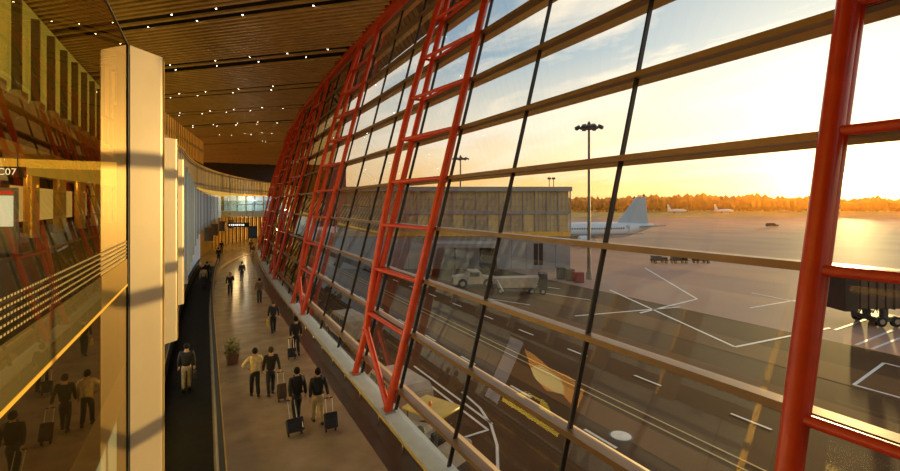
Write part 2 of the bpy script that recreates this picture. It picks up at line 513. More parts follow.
bm = bmesh.new(); poly_yz(bm, [(1.7, .1), (2.8, .1), (2.8, 3.2), (1.7, 3.2)], .061); obj('poster_margin', bm, lit('poster white', (.6, .58, .55), 1.8), t)
bm = bmesh.new(); poly_yz(bm, [(-2.4, .35), (1.5, .35), (1.55, .75), (.9, .9), (.3, 1.25), (-1.1, 1.3), (-1.8, .95), (-2.5, .8)], .064); obj('poster_car', bm, lit('poster yellow', (.9, .62, .04), 4.5), t)
bm = bmesh.new(); poly_yz(bm, [(-.9, .92), (.2, .92), (.05, 1.17), (-.8, 1.2)], .067); obj('poster_car_window', bm, MATS['poster dark'], t)

# ------------------------------------------------------------------ moving walkway
t = thing('moving_walkway', 'long black moving walkway with gold edged glass balustrades beside the hall floor', 'moving walkway', (0, 0, 0))
bm = bmesh.new(); strip(bm, lambda y: -1.35 + SL(y), lambda y: .20 + SL(y), 0.002, .06, 4, 58); obj('belt', bm, M_BELT, t)
for side, x in (('', -1.5), ('', .28)):
    bm = bmesh.new(); strip(bm, lambda y: x - .02 + SL(y), lambda y: x + .14 + SL(y), .002, .16, 4, 58); obj('skirt', bm, M_STEEL if x > 0 else M_DGREY, t)
    bm = bmesh.new(); strip(bm, lambda y: x + .05 + SL(y), lambda y: x + .07 + SL(y), .16, .88, 4.5, 57.5); obj('balustrade_panel', bm, M_DGREY, t)
    bm = bmesh.new(); strip(bm, lambda y: x + .0 + SL(y), lambda y: x + .12 + SL(y), .88, .95, 4.3, 57.7); obj('handrail', bm, M_BLACK, t)
    bm = bmesh.new(); strip(bm, lambda y: x + .10 + SL(y), lambda y: x + .16 + SL(y), .80, .86, 4.4, 57.6); obj('edge_strip', bm, M_GOLD, t)

# ------------------------------------------------------------------ left hall behind the glass
bm = bmesh.new(); box(bm, -14.4, -14, -14, 90, 4.9, 19.3); struct('wall_hall', bm, M_DARK)
HX = -8.2
for z0, z1, n in ((11.5, 12.1, 'wall_gallery_upper'), (9.35, 9.85, 'wall_gallery_lower')):
    bm = bmesh.new(); box(bm, -14, HX, -6, 85, z0, z1); struct(n, bm, M_GOLD)
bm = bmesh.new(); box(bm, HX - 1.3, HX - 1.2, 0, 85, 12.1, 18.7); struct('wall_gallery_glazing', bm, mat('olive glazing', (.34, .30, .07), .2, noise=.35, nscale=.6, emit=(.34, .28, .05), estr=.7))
for k in range(24):
    y = 16 + 2.95 * k
    t = thing('gallery_post', 'dark vertical post of the upper gallery seen through the left glass', 'post', (HX - .1, y, 12.1), 0, 'posts of the upper gallery behind the left glass')
    b = bmesh.new(); box(b, -.25, .1, 0, .28, .45, 5.0); obj('blade', b, mat('olive grey metal', (.16, .14, .08), .4, metal=.3), t)
    b = bmesh.new(); rbox(b, -.3, .16, -.08, .95, 0, .45, .03, 1); obj('base', b, M_CREAM, t)
for k in range(9):
    y = 17.6 + 6 * k
    t = thing('round_column', 'golden round column under the gallery behind the left glass', 'column', (-9.0, y, 4.9), 0, 'golden round columns behind the left glass')
    b = bmesh.new(); lathe(b, [(.36, .12), (.36, 4.2)], 20); obj('shaft', b, M_GOLD, t, 'auto')
    b = bmesh.new(); lathe(b, [(.42, 0), (.42, .12)], 20); obj('base', b, M_STEEL, t, 'auto')
    b = bmesh.new(); lathe(b, [(.44, 4.2), (.44, 4.45)], 20); obj('capital', b, M_DGREY, t, 'auto')
for k in range(8):
    y = 20 + 7.5 * k
    bm = bmesh.new(); box(bm, -13.99, -13.9, y, y + 4.6, 5.4, 8.4)
    tag(obj('shop_front', bm, M_WARM), 'warm lit shop front at the back of the hall behind the left glass', 'shop front', 'warm lit shop fronts behind the left glass')
# gate sign
def text(name, s, size, m, parent, loc, rot):
    cu = bpy.data.curves.new(name, 'FONT'); cu.body = s; cu.size = size; cu.extrude = .004; cu.align_x = 'CENTER'; cu.align_y = 'CENTER'
    tmp = bpy.data.objects.new(name, cu); COL.objects.link(tmp)
    bpy.context.view_layer.update()
    me = bpy.data.meshes.new_from_object(tmp.evaluated_get(bpy.context.evaluated_depsgraph_get()))
    bpy.data.objects.remove(tmp)
    me.name = name; me.materials.clear(); me.materials.append(m)
    o = bpy.data.objects.new(name, me); COL.objects.link(o); o.parent = parent; o.location = loc; o.rotation_euler = rot
    return o
M_SIGNW = mat('sign white', (1, 1, 1), .5, emit=(1, 1, .95), estr=.9)
p = deep(8, 18.0); 
t = thing('gate_sign', 'dark hanging gate sign reading C07 behind the left glass', 'sign', (p.x, p.y, 7.85), math.radians(-10))
bm = bmesh.new(); rbox(bm, -1.5, .55, -.08, .08, 0, .42, .02, 1); obj('panel', bm, M_DARK, t)
text('lettering', 'C07', .36, M_SIGNW, t, (.0, -.09, .21), (PI / 2, 0, 0))
bm = bmesh.new()
for x in (-1.2, .3): tube(bm, [(x, 0, .42), (x, 0, 1.5)], .02, 6)
obj('hanger', bm, M_DGREY, t)
p = deep(3, 17.5)
t = thing('lightbox_stand', 'white lit information stand with a red top stripe behind the left glass', 'lightbox', (p.x, p.y, 4.9), math.radians(-15))
bm = bmesh.new(); rbox(bm, -.45, .45, -.12, .12, .1, 2.55, .03, 1); obj('case', bm, M_GREY, t)
bm = bmesh.new(); box(bm, -.4, .4, -.13, -.12, 1.1, 2.25); obj('screen', bm, mat('screen white', (.7, .78, .85), .4, emit=(.7, .8, .9), estr=.8), t)
bm = bmesh.new(); box(bm, -.4, .4, -.13, -.12, 2.3, 2.42); obj('stripe', bm, mat('stripe red', (.7, .05, .03), .4, emit=(.7, .05, .03), estr=.6), t)
bm = bmesh.new(); rbox(bm, -.5, .5, -.25, .25, 0, .1, .02, 1); obj('base', bm, M_DGREY, t)

# ------------------------------------------------------------------ upper gallery ring, far bridge and end wall
def slats(bm, fx, y0, y1, z0, z1, pitch, w=.05, d=.12):
    y = y0
    while y < y1:
        x = fx(y); dx = (fx(y + .1) - x) / .1
        a = math.atan(dx)
        m = Matrix.Translation((x, y, 0)) @ Matrix.Rotation(-a, 4, 'Z')
        box(bm, -d, 0, -w / 2, w / 2, z0, z1, m)
        y += pitch / math.sqrt(1 + dx * dx)
root = struct_root('wall_ring_gallery')
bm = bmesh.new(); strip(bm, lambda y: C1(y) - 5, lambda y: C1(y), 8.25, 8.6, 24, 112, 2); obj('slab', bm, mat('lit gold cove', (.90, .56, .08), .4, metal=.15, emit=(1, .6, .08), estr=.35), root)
bm = bmesh.new(); slats(bm, C1, 24, 110, 8.6, 11.0, .9, .42, .05); obj('slat_screen', bm, M_FIN, root)
bm = bmesh.new(); strip(bm, lambda y: C1(y) - .3, lambda y: C1(y) - .045, 8.6, 11, 24, 112, 2); obj('backing', bm, M_DGREY, root)
bm = bmesh.new(); strip(bm, lambda y: C1(y) - .35, lambda y: C1(y) + .08, 11.0, 11.15, 24, 112, 2); obj('top_ledge', bm, M_CREAM, root)
root = struct_root('wall_louvre')
bm = bmesh.new(); CL = lambda y: -2.4 + (y - 41) * .14
bm = bmesh.new(); slats(bm, CL, 28, 57, 11.15, 13.5, .8, .42, .04); obj('slat_screen', bm, M_GOLD, root)
bm = bmesh.new(); strip(bm, lambda y: CL(y) - .3, lambda y: CL(y) - .035, 11.15, 13.5, 28, 57.2, 2); obj('backing', bm, M_DARK, root)
# bridge
p0 = deep(219, 75); p1 = deep(272, 75)
d = (p1 - p0); L = d.length; ang = math.atan2(d.y, d.x)
t = thing('footbridge', 'glazed pale grey footbridge crossing the far end of the hall', 'bridge', (p0.x, p0.y, 4.9), ang)
bm = bmesh.new(); rbox(bm, -1, L + 1, 0, 4, 0, .95, .03, 1); obj('deck', bm, M_SILL, t)
for k in range(7):
    x = L * k / 6
    bm = bmesh.new(); box(bm, x - .06, x + .06, .1, .2, .95, 3.35); obj('post', bm, M_GOLD if k % 2 else M_DGREY, t)
bm = bmesh.new(); box(bm, -1, L + 1, .14, .16, .95, 2.6); obj('glass_panel', bm, glass('bridge glass', (.7, .8, .8), 1.7), t)
bm = bmesh.new(); tube(bm, [(-1, .1, 2.0), (L + 1, .1, 2.0)], .05, 8); obj('handrail', bm, M_STEEL, t)
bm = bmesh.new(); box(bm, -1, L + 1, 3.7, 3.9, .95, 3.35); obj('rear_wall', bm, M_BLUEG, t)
# end wall below with golden pilasters
root = struct_root('wall_far')
fx = lambda y: -1.0 + max(0, y - 62) ** 2 / 190.0
bm = bmesh.new(); strip(bm, lambda y: fx(y) - .4, lambda y: fx(y), 0, 8.3, 60, 125, 2); obj('cladding', bm, M_BRN, root)
bm = bmesh.new(); slats(bm, fx, 60, 123, 0, 8.3, 1.15, .25, -.2); obj('pilasters', bm, M_GOLD, root)
bm = bmesh.new(); slats(bm, lambda y: fx(y) + .02, 60.5, 123, 0, 5.2, 2.3, .45, -.03); obj('lit_panels', bm, M_WARM, root)
for k, (x, dd) in enumerate(((209, 42), (214.5, 50), (222, 58), (231, 64))):
    p = deep(x, dd)
    t = thing('ceiling_drum', 'brown drum shaped downlight housing under the mezzanine edge', 'light housing', (p.x, p.y, 3.55), 0, 'brown drums under the mezzanine edge')
    b = bmesh.new(); lathe(b, [(.34, 0), (.36, .05), (.36, 1.25)], 18); obj('drum', b, M_BRN, t, 'auto')
    b = bmesh.new(); lathe(b, [(.30, -.01), (.30, 0)], 18); obj('lens', b, M_WARM, t)
# hanging sign and monitor
p = deep(238.5, 52)
t = thing('direction_sign', 'long dark hanging direction sign with white marks under the far bridge', 'sign', (p.x, p.y, 4.35), -YAW + .1)
bm = bmesh.new(); rbox(bm, -1.15, 1.15, -.1, .1, 0, .5, .02, 1); obj('panel', bm, M_BLACK, t)
bm = bmesh.new()
x = -.95
tri = [(-1.02, .25), (-.86, .36), (-.86, .14)]
bm.faces.new([bm.verts.new((a, -.105, b)) for a, b in tri])
for w in (.1, .16, .1, .2, .12, .1, .18): 
    box(bm, x + .2, x + .2 + w, -.108, -.1, .16, .34); x += w + .07
obj('lettering', bm, M_SIGNW, t)
bm = bmesh.new()
for x in (-.9, .9): tube(bm, [(x, 0, .5), (x, 0, 3.9)], .02, 6)
obj('hanger', bm, M_DGREY, t)
p = deep(253, 58)
t = thing('hanging_monitor', 'dark square monitor hanging beside the far direction sign', 'monitor', (p.x, p.y, 2.7), -YAW + .1)
bm = bmesh.new(); rbox(bm, -.5, .5, -.1, .1, 0, 1.5, .03, 1); obj('case', bm, M_BLACK, t)
bm = bmesh.new(); box(bm, -.42, .42, -.11, -.1, .15, 1.35); obj('screen', bm, M_WIN, t)
bm = bmesh.new(); tube(bm, [(0, 0, 1.5), (0, 0, 5.5)], .03, 6); obj('hanger', bm, M_DGREY, t)
bm = bmesh.new(); box(bm, -34, 40, 149, 149.5, 0, 19.3); struct('wall_end', bm, M_DARK)
# back wall behind the camera
bm = bmesh.new(); box(bm, -14, 5, -14.3, -14, 0, 19.3); struct('wall_back', bm, M_BRN)
bm = bmesh.new(); box(bm, -34.5, -34, -14, 150, 4.9, 19.3); struct('wall_hall_outer', bm, M_BRN)

# ------------------------------------------------------------------ people
def skinmesh(verts, edges, rads, rootv=0, sub=1):
    me = bpy.data.meshes.new('tmp'); me.from_pydata(verts, edges, [])
    o = bpy.data.objects.new('tmp', me); COL.objects.link(o)
    md = o.modifiers.new('s', 'SKIN'); md.use_smooth_shade = True
    ss = o.modifiers.new('u', 'SUBSURF'); ss.levels = sub; ss.render_levels = sub
    for i, r in enumerate(rads):
        me.skin_vertices[0].data[i].radius = r if isinstance(r, tuple) else (r, r)
        me.skin_vertices[0].data[i].use_root = (i == rootv)
    bpy.context.view_layer.update()
    res = bpy.data.meshes.new_from_object(o.evaluated_get(bpy.context.evaluated_depsgraph_get()))
    bpy.data.objects.remove(o); bpy.data.meshes.remove(me)
    return res

SKIN = mat('skin', (.45, .26, .16), .55)
def hand(bm, w, d, side):
    """palm, four unequal bent fingers and a thumb from wrist w along direction d"""
    d = Vector(d).normalized()
    fw = Vector((0, 1, 0)); fw = (fw - d * fw.dot(d)).normalized()
    inn = d.cross(fw).normalized() * (1 if side > 0 else -1)
    w = Vector(w)
    tube(bm, [w - d * .01, w + d * .03, w + d * .085], [.026, .038, .034], 8)
    for i, ln in enumerate((.062, .075, .07, .052)):
        b = w + d * .075 + fw * (.03 - .02 * i)
        tube(bm, [b, b + d * ln * .5 + inn * .006, b + d * ln * .85 + inn * .022, b + d * ln + inn * .036], [.0105, .0095, .0085, .006], 6)
    b = w + d * .025 + fw * .028
    tube(bm, [b, b + d * .03 + fw * .022, b + d * .06 + fw * .026 + inn * .012], [.0125, .011, .008], 6)

def person(label, loc, heading, top, legs, hair=(.012, .009, .007), h=1.74, arms=('hang', 'hang'), stride=.24, lead=1, group=None, coat=.0, gaunt=1.0, vest=None):
    t = thing('person', label, 'person', loc, heading, group)
    k = h / 1.75
    V = lambda x, y, z: (x * k, y * k, z * k)
    # legs: lead = +1 right leg forward
    J = {}
    for s in (-1, 1):
        f = stride * (1 if s == lead else -1)
        J['hip', s] = V(.085 * s, 0, .93)
        if f > 0:
            J['knee', s] = V(.09 * s, f * .62 + .03, .50); J['ank', s] = V(.09 * s, f * .95, .085); J['toe', s] = V(.105 * s, f * .95 + .17, .045)
        elif f < 0:
            J['knee', s] = V(.09 * s, f * .25 + .05, .49); J['ank', s] = V(.09 * s, f * 1.05, .13); J['toe', s] = V(.105 * s, f * 1.05 + .15, .035)
        else:
            J['knee', s] = V(.09 * s, .02, .50); J['ank', s] = V(.09 * s, 0, .085); J['toe', s] = V(.11 * s, .17, .04)
        sh = V(.185 * s, 0, 1.42)
        a = arms[0] if s < 0 else arms[1]
        sw = -f * .55
        if a == 'pull': el, wr = V(.25 * s, -.10, 1.16), V(.27 * s, -.24, .93)
        elif a == 'hip': el, wr = V(.43 * s, -.10, 1.20), V(.21 * s, .06, 1.02)
        elif a == 'bent': el, wr = V(.27 * s, -.06, 1.15), V(.20 * s, .20, 1.13)
        else: el, wr = V(.24 * s, sw * .3 - .02, 1.14), V(.25 * s, sw + .02, .88)
        J['sh', s], J['el', s], J['wr', s] = sh, el, wr
    pel, sp, ch, nb, nk = V(0, 0, .96), V(0, .0, 1.15), V(0, .0, 1.34), V(0, -.005, 1.47), V(0, .01, 1.535)
    hd, ht, nose = V(0, .02, 1.63), V(0, .015, 1.70), V(0, .115, 1.625)
    vs = [pel, sp, ch, nb, nk, hd, ht, nose]; ed = [(0, 1), (1, 2), (2, 3), (3, 4), (4, 5), (5, 6), (5, 7)]
    rd = [(.13, .10), (.11, .085), (.11, .085), (.06, .06), (.055, .055), (.078, .092), (.055, .065), (.016, .016)]
    ear = []
    for s in (-1, 1):
        i = len(vs); vs += [J['hip', s], J['knee', s], J['ank', s], J['toe', s]]; ed += [(0, i), (i, i + 1), (i + 1, i + 2), (i + 2, i + 3)]; rd += [.082, .052, .037, .03]
        i = len(vs); vs += [J['sh', s], J['el', s], J['wr', s]]; ed += [(2, i), (i, i + 1), (i + 1, i + 2)]; rd += [.055, .040, .027]
        i = len(vs); vs += [V(.088 * s, .0, 1.625)]; ed += [(5, i)]; rd += [.018]
    rd = [tuple(c * k for c in r) if isinstance(r, tuple) else r * k for r in rd]
    me = skinmesh(vs, ed, rd)
    bm = bmesh.new(); bm.from_mesh(me); bpy.data.meshes.remove(me)
    for s in (-1, 1):
        hand(bm, J['wr', s], Vector(J['wr', s]) - Vector(J['el', s]), s)
        # eyes
        blob(bm, V(.032 * s, .098, 1.645), (.012, .008, .008), 4)
    tube(bm, [V(-.025, .1, 1.585), V(0, .106, 1.583), V(.025, .1, 1.585)], [.004, .007, .004], 6)
    obj('body', bm, SKIN, t, True)
    g = 1.0
    # jacket
    vs = [V(0, 0, .90), V(0, 0, 1.0), sp, ch, V(0, -.015, 1.50)]; ed = [(0, 1), (1, 2), (2, 3), (3, 4)]
    rd = [(.165, .13), (.165, .13), (.165, .135), (.185, .15), (.10, .095)]
    for s in (-1, 1):
        i = len(vs)
        wr = Vector(J['el', s]).lerp(Vector(J['wr', s]), .93)
        vs += [J['sh', s], J['el', s], tuple(wr)]; ed += [(3, i), (i, i + 1), (i + 1, i + 2)]; rd += [.078, .062, .046]
    rd = [tuple(c * k * gaunt for c in r) if isinstance(r, tuple) else r * k * gaunt for r in rd]
    me = skinmesh(vs, ed, rd, 2); me.name = 'jacket'; me.materials.append(top)
    for p in me.polygons: p.use_smooth = True
    o = bpy.data.objects.new('jacket', me); COL.objects.link(o); o.parent = t
    # trousers
    vs = [V(0, 0, .99), V(0, 0, .90)]; ed = [(0, 1)]; rd = [(.145, .11), (.14, .11)]
    for s in (-1, 1):
        i = len(vs)
        an = Vector(J['knee', s]).lerp(Vector(J['ank', s]), 1.06)
        vs += [V(.085 * s, 0, .83), J['knee', s], tuple(an)]; ed += [(1, i), (i, i + 1), (i + 1, i + 2)]; rd += [.104, .080, .070]
    rd = [tuple(c * k * gaunt for c in r) if isinstance(r, tuple) else r * k * gaunt for r in rd]
    me = skinmesh(vs, ed, rd, 0); me.name = 'trousers'; me.materials.append(legs)
    for p in me.polygons: p.use_smooth = True
    o = bpy.data.objects.new('trousers', me); COL.objects.link(o); o.parent = t
    # shoes
    for s in (-1, 1):
        a, b = Vector(J['ank', s]), Vector(J['toe', s])
        bm = bmesh.new()
        tube(bm, [a + Vector((0, -.07, -.035)) * k, a + Vector((0, -.03, -.02)) * k, a.lerp(b, .5) + Vector((0, 0, -.005)), b, b + Vector((0, .05, -.005)) * k], [.04 * k, .058 * k, .058 * k, .05 * k, .028 * k], 10)
        zmin = .002
        for v in bm.verts: v.co.z = max(v.co.z, zmin)
        obj('shoe', bm, MATS.get('shoe leather') or mat('shoe leather', (.02, .015, .012), .35), t, True)
    # hair
    bm = bmesh.new()
    bmesh.ops.create_uvsphere(bm, u_segments=16, v_segments=10, radius=1)
    for v in list(bm.verts):
        if v.co.z < -.9 or (v.co.y > .30 and v.co.z < .35): bm.verts.remove(v)
    bmesh.ops.transform(bm, matrix=Matrix.Translation(V(0, -.004, 1.645)) @ Matrix.Diagonal((.099 * k, .116 * k, .118 * k, 1)), verts=bm.verts)
    obj('hair', bm, mat('hair %.2f' % hair[0], hair, .85, spec=.15), t, True)
    if vest:
        me = skinmesh([V(0, 0, 1.0), sp, ch, V(0, -.005, 1.43)], [(0, 1), (1, 2), (2, 3)], [(.17 * k, .135 * k), (.165 * k, .13 * k), (.185 * k, .145 * k), (.11 * k, .09 * k)], 1)
        me.materials.append(vest); o = bpy.data.objects.new('vest', me); COL.objects.link(o); o.parent = t
    t['hand_r'] = list(Matrix.Rotation(heading, 4, 'Z') @ Vector(J['wr', 1]) + Vector(loc))
    t['hand_l'] = list(Matrix.Rotation(heading, 4, 'Z') @ Vector(J['wr', -1]) + Vector(loc))
    return t

def cloth(n, c): return mat(n, c, .85, noise=.25, nscale=9, bump=.2, bscale=25)
BLK = cloth('black cloth', (.012, .011, .012)); NAVY = cloth('navy cloth', (.02, .022, .03)); CRM = cloth('cream cloth', (.55, .43, .24))
KHK = cloth('khaki cloth', (.42, .31, .16)); GRYC = cloth('grey cloth', (.05, .045, .045)); TAN = cloth('brown cloth', (.16, .10, .05))
LTC = cloth('light trousers cloth', (.36, .29, .19)); ORV = cloth('orange vest cloth', (.85, .22, .02)); WHC = cloth('white cloth', (.6, .58, .55))

def suitcase(label, hand_pos, heading, m, w=.40, d=.24, hgt=.55, tilt=-.5, name='suitcase'):
    """trolley case trailing from a hand: handle top reaches the hand, wheels on the floor"""
    hp = Vector(hand_pos); hz = hp.z - .07
    full = hz / math.cos(tilt)
    back = math.sin(-tilt) * full
    dirv = Vector((-math.sin(heading), math.cos(heading)))
    loc = Vector((hp.x, hp.y, 0)) - Vector((*(dirv * back), 0))
    t = thing(name, label, 'suitcase', (loc.x, loc.y, .0), heading, 'trolley cases in the hall')
    T = Matrix.Translation((0, 0, .06)) @ Matrix.Rotation(tilt, 4, 'X')
    bm = bmesh.new(); rbox(bm, -w / 2, w / 2, -d, 0, .02, hgt, .035, 2, T); obj('case', bm, m, t, 'auto')
    bm = bmesh.new(); rbox(bm, -w / 2 + .05, w / 2 - .05, -d - .02, -d + .01, .08, hgt * .62, .012, 1, T); obj('front_pocket', bm, m, t)
    bm = bmesh.new()
    for x in (-.1, .1): tube(bm, [T @ Vector((x, -.02, hgt - .02)), T @ Vector((x, -.02, full - .06))], .011, 8)
    obj('telescopic_handle', bm, M_STEEL, t)
    bm = bmesh.new(); tube(bm, [T @ Vector((-.12, -.02, full - .06)), T @ Vector((.12, -.02, full - .06))], .017, 8); obj('grip', bm, M_BLACK, t)
    for x in (-w / 2 + .05, w / 2 - .05):
        bm = bmesh.new(); lathe(bm, [(.05, -.015), (.05, .015)], 12, Matrix.Translation((x, .0, .05)) @ Matrix.Rotation(PI / 2, 4, 'Y')); obj('wheel', bm, M_RUB, t)
    return t
def gp(x, y): return at(x, y, 0)

h = math.radians(0)
person('man in a cream shirt and black trousers, elbow out, walking away', gp(255, 397), .05, CRM, BLK, arms=('hip', 'hang'), stride=.16, lead=-1)
p2 = person('man in a dark suit walking beside the man in cream, trolley case behind', gp(271, 395.5), .03, BLK, NAVY, hair=(.05, .03, .02), arms=('hang', 'pull'), stride=.18, lead=1)
suitcase('dark brown trolley case pulled by the man in a dark suit', p2['hand_r'], .0, mat('brown case', (.05, .03, .02), .5, noise=.2), w=.30, hgt=.5)
p3 = person('man in a bulky black jacket and black trousers pulling a wide low case', gp(297, 423), .12, BLK, NAVY, arms=('pull', 'hang'), stride=.2, lead=1, gaunt=1.05)
suitcase('wide black trolley case with two shiny rods behind the bulky jacket', p3['hand_l'], .1, mat('black case', (.012, .012, .013), .45, noise=.2), w=.48, hgt=.40, tilt=-.55)
p4 = person('man in a black jacket and khaki trousers pulling a case with his right hand', gp(318, 424), -.03, BLK, KHK, arms=('hang', 'pull'), stride=.22, lead=-1, gaunt=1.05)
suitcase('black trolley case beside khaki trousers, nearest the glass wall', p4['hand_r'], -.05, MATS['black case'], w=.38, hgt=.47, tilt=-.45)
p5 = person('man in black walking alone ahead of the foremost group, case behind his left side', gp(296, 355), 0, BLK, BLK, arms=('pull', 'hang'), stride=.2, lead=-1)
suitcase('small black trolley case behind the man walking alone in black', p5['hand_l'], 0, MATS['black case'], w=.36, hgt=.42, tilt=-.35)
p6 = person('man in a dark top in mid hall carrying a yellow bag low at his left', gp(273.5, 333), .05, NAVY, BLK, hair=(.08, .045, .02), arms=('hang', 'hang'), stride=.2, lead=1)
hp = Vector(p6['hand_l'])
t = thing('shopping_bag', 'yellow carrier bag hanging from a walking man in mid hall', 'bag', (hp.x - .02, hp.y + .02, hp.z - .5))
bm = bmesh.new(); hexa(bm, [Vector(v) for v in ((-.05, -.13, 0), (.05, -.13, 0), (.05, .13, 0), (-.05, .13, 0), (-.03, -.16, .3), (.03, -.16, .3), (.03, .16, .3), (-.03, .16, .3))]); obj('pouch', bm, M_YEL, t)
bm = bmesh.new(); tube(bm, [(0, -.08, .3), (0, -.05, .43), (0, .05, .43), (0, .08, .3)], .008, 6); obj('handle', bm, M_YEL, t)
person('man in a brown jacket with grey trousers farther up the hall', gp(259.5, 303), 0, TAN, GRYC, arms=('hang', 'hang'), stride=.14, lead=1)
person('person in black walking towards the camera beyond the plant', gp(230, 295.5), PI, BLK, BLK, arms=('bent', 'hang'), stride=.16, lead=1)
person('person in dark clothes standing far up the hall on the pale floor', gp(242, 281), .3, GRYC, BLK, stride=0)
def wp(x, y): 
    p = at(x, y, .06); return p
pw = person('man in a dark jacket and light trousers on the moving walkway', wp(186.5, 391), 0, BLK, LTC, arms=('hang', 'hang'), stride=.12, lead=1)
hp = Vector(pw['hand_r'])
t = thing('shoulder_bag', 'small dark bag in the hand of the walkway rider', 'bag', (hp.x + .02, hp.y, hp.z - .42))
bm = bmesh.new(); rbox(bm, -.06, .06, -.17, .17, 0, .24, .03, 2); obj('pouch', bm, M_DARK, t)
bm = bmesh.new(); tube(bm, [(0, -.08, .23), (0, -.06, .34), (0, .06, .34), (0, .08, .23)], .01, 6); obj('handle', bm, M_DARK, t)
person('rider in a tan coat far along the moving walkway', wp(203.5, 288), 0, KHK, GRYC, stride=0)
person('rider in black just ahead of the tan coat on the walkway', wp(207, 281), 0, BLK, BLK, stride=0)
person('dark figure standing under the mezzanine edge, nearer of two', gp(218.5, 262), 0, BLK, BLK, stride=.1)
person('dark figure under the mezzanine edge, farther of two', gp(221.5, 253), 0, BLK, GRYC, stride=0)
person('worker in an orange vest at the far end of the hall', gp(251, 252), 0, GRYC, BLK, vest=ORV, stride=.1)
person('worker in an orange vest and pale trousers close to the far trusses', gp(252.5, 257), PI, GRYC, WHC, vest=ORV, stride=.1)

# planter beside the walkway
p = gp(224, 365)
t = thing('potted_plant', 'square brown planter with a leafy plant beside the moving walkway', 'plant', (p.x + .32, p.y, 0), .2)
bm = bmesh.new(); hexa(bm, [Vector(v) for v in ((-.17, -.17, 0), (.17, -.17, 0), (.17, .17, 0), (-.17, .17, 0), (-.22, -.22, .42), (.22, -.22, .42), (.22, .22, .42), (-.22, .22, .42))]); obj('pot', bm, mat('terracotta brown', (.16, .075, .035), .6, noise=.15), t)
bm = bmesh.new()
for i in range(160):
    a = random.uniform(0, 2 * PI); r = random.uniform(.03, .26); z = random.uniform(.42, .95)
    m = Matrix.Translation((r * math.cos(a), r * math.sin(a), z)) @ Matrix.Rotation(a, 4, 'Z') @ Matrix.Rotation(random.uniform(-1, .6), 4, 'Y')
    vs = [bm.verts.new(m @ Vector(q)) for q in ((0, -.02, 0), (.09, -.06, .02), (.19, 0, 0), (.09, .06, .02))]
    bm.faces.new(vs)
obj('foliage', bm, mat('leaf green', (.22, .20, .045), .5, noise=.4, nscale=6), t)
bm = bmesh.new(); tube(bm, [(0, 0, .35), (.02, .01, .7)], .02, 6); obj('stem', bm, M_BRN, t)

# ------------------------------------------------------------------ outside: ground
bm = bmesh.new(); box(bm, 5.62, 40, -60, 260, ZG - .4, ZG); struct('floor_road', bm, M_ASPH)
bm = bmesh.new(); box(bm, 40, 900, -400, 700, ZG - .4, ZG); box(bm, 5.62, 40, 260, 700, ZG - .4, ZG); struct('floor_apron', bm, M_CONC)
for i, (x0, x1) in enumerate(((15.6, 17.3), (24.2, 27.5), (31, 34.5))):
    bm = bmesh.new(); box(bm, x0, x1, -40, 120, ZG, ZG + .006); struct('floor_road_band_%d' % (i + 1) if 0 else 'trim_%d' % (10 + i), bm, M_ASPH2)
def ground_line(bm, a, b, w, z=ZG + .012):
    a, b = Vector(a), Vector(b); d = (b - a); d.z = 0
    n = Vector((-d.y, d.x, 0)).normalized() * w / 2
    vs = [a - n, b - n, b + n, a + n]
    hexa(bm, [Vector((v.x, v.y, ZG)) for v in vs] + [Vector((v.x, v.y, z)) for v in vs])
def marks(label, segs, w, m, name='road_marking', group=None):
    bm = bmesh.new()
    for s in segs: ground_line(bm, s[0], s[1], w)
    o = obj(name, bm, m); o['kind'] = 'structure'; return o
def PX(*q): return [(at(a, b, ZG), at(c, d, ZG)) for a, b, c, d in q]
dash = []
for X in (14.7, 21.9):
    y = 2.5 if X < 20 else 0.5
    while y < 75:
        dash.append((Vector((X, y, 0)), Vector((X, y + 1.8, 0)))); y += 5.6
marks('', dash, .14, M_LINE, 'trim_13')
marks('', [(Vector((X, -20, 0)), Vector((X, 110, 0))) for X in (17.7, 18.3)], .09, M_LINEY, 'trim_14')
marks('', PX((610, 290, 735, 347), (735, 347, 830, 328)) + PX((645, 268, 697, 299), (575, 316, 680, 307), (640, 313, 697, 299)), .22, M_LINE, 'trim_15')
marks('', PX((752, 293, 797, 302), (750, 308, 797, 300), (835, 330, 870, 318), (856, 345, 893, 330), (872, 349, 900, 338)), .2, M_LINE, 'trim_16')
marks('', PX((854, 385, 884, 363), (884, 363, 912, 370), (854, 385, 912, 401)), .16, M_LINE, 'trim_17')
marks('', PX((520, 283, 560, 289), (535, 292, 590, 300), (470, 296, 530, 305)), .15, M_LINE, 'trim_18')
# curved white line and box by the parked vehicles
arc = [at(x, y, ZG) for x, y in ((462, 392), (480, 408), (491, 425), (497, 445), (498, 475))]
marks('', list(zip(arc, arc[1:])) + PX((410, 370, 488, 430), (414, 366, 492, 424), (488, 430, 430, 448)), .12, M_LINE, 'trim_19')
p = at(621, 436, ZG)
t = thing('manhole_cover', 'round pale manhole cover on the road outside', 'manhole', (p.x, p.y, ZG), .3)
bm = bmesh.new(); lathe(bm, [(.42, 0), (.42, .02), (.36, .025), (0, .025)], 24); obj('cover', bm, M_LINE, t)
bm = bmesh.new(); lathe(bm, [(.50, 0), (.50, .014)], 24); obj('rim', bm, M_DGREY, t)
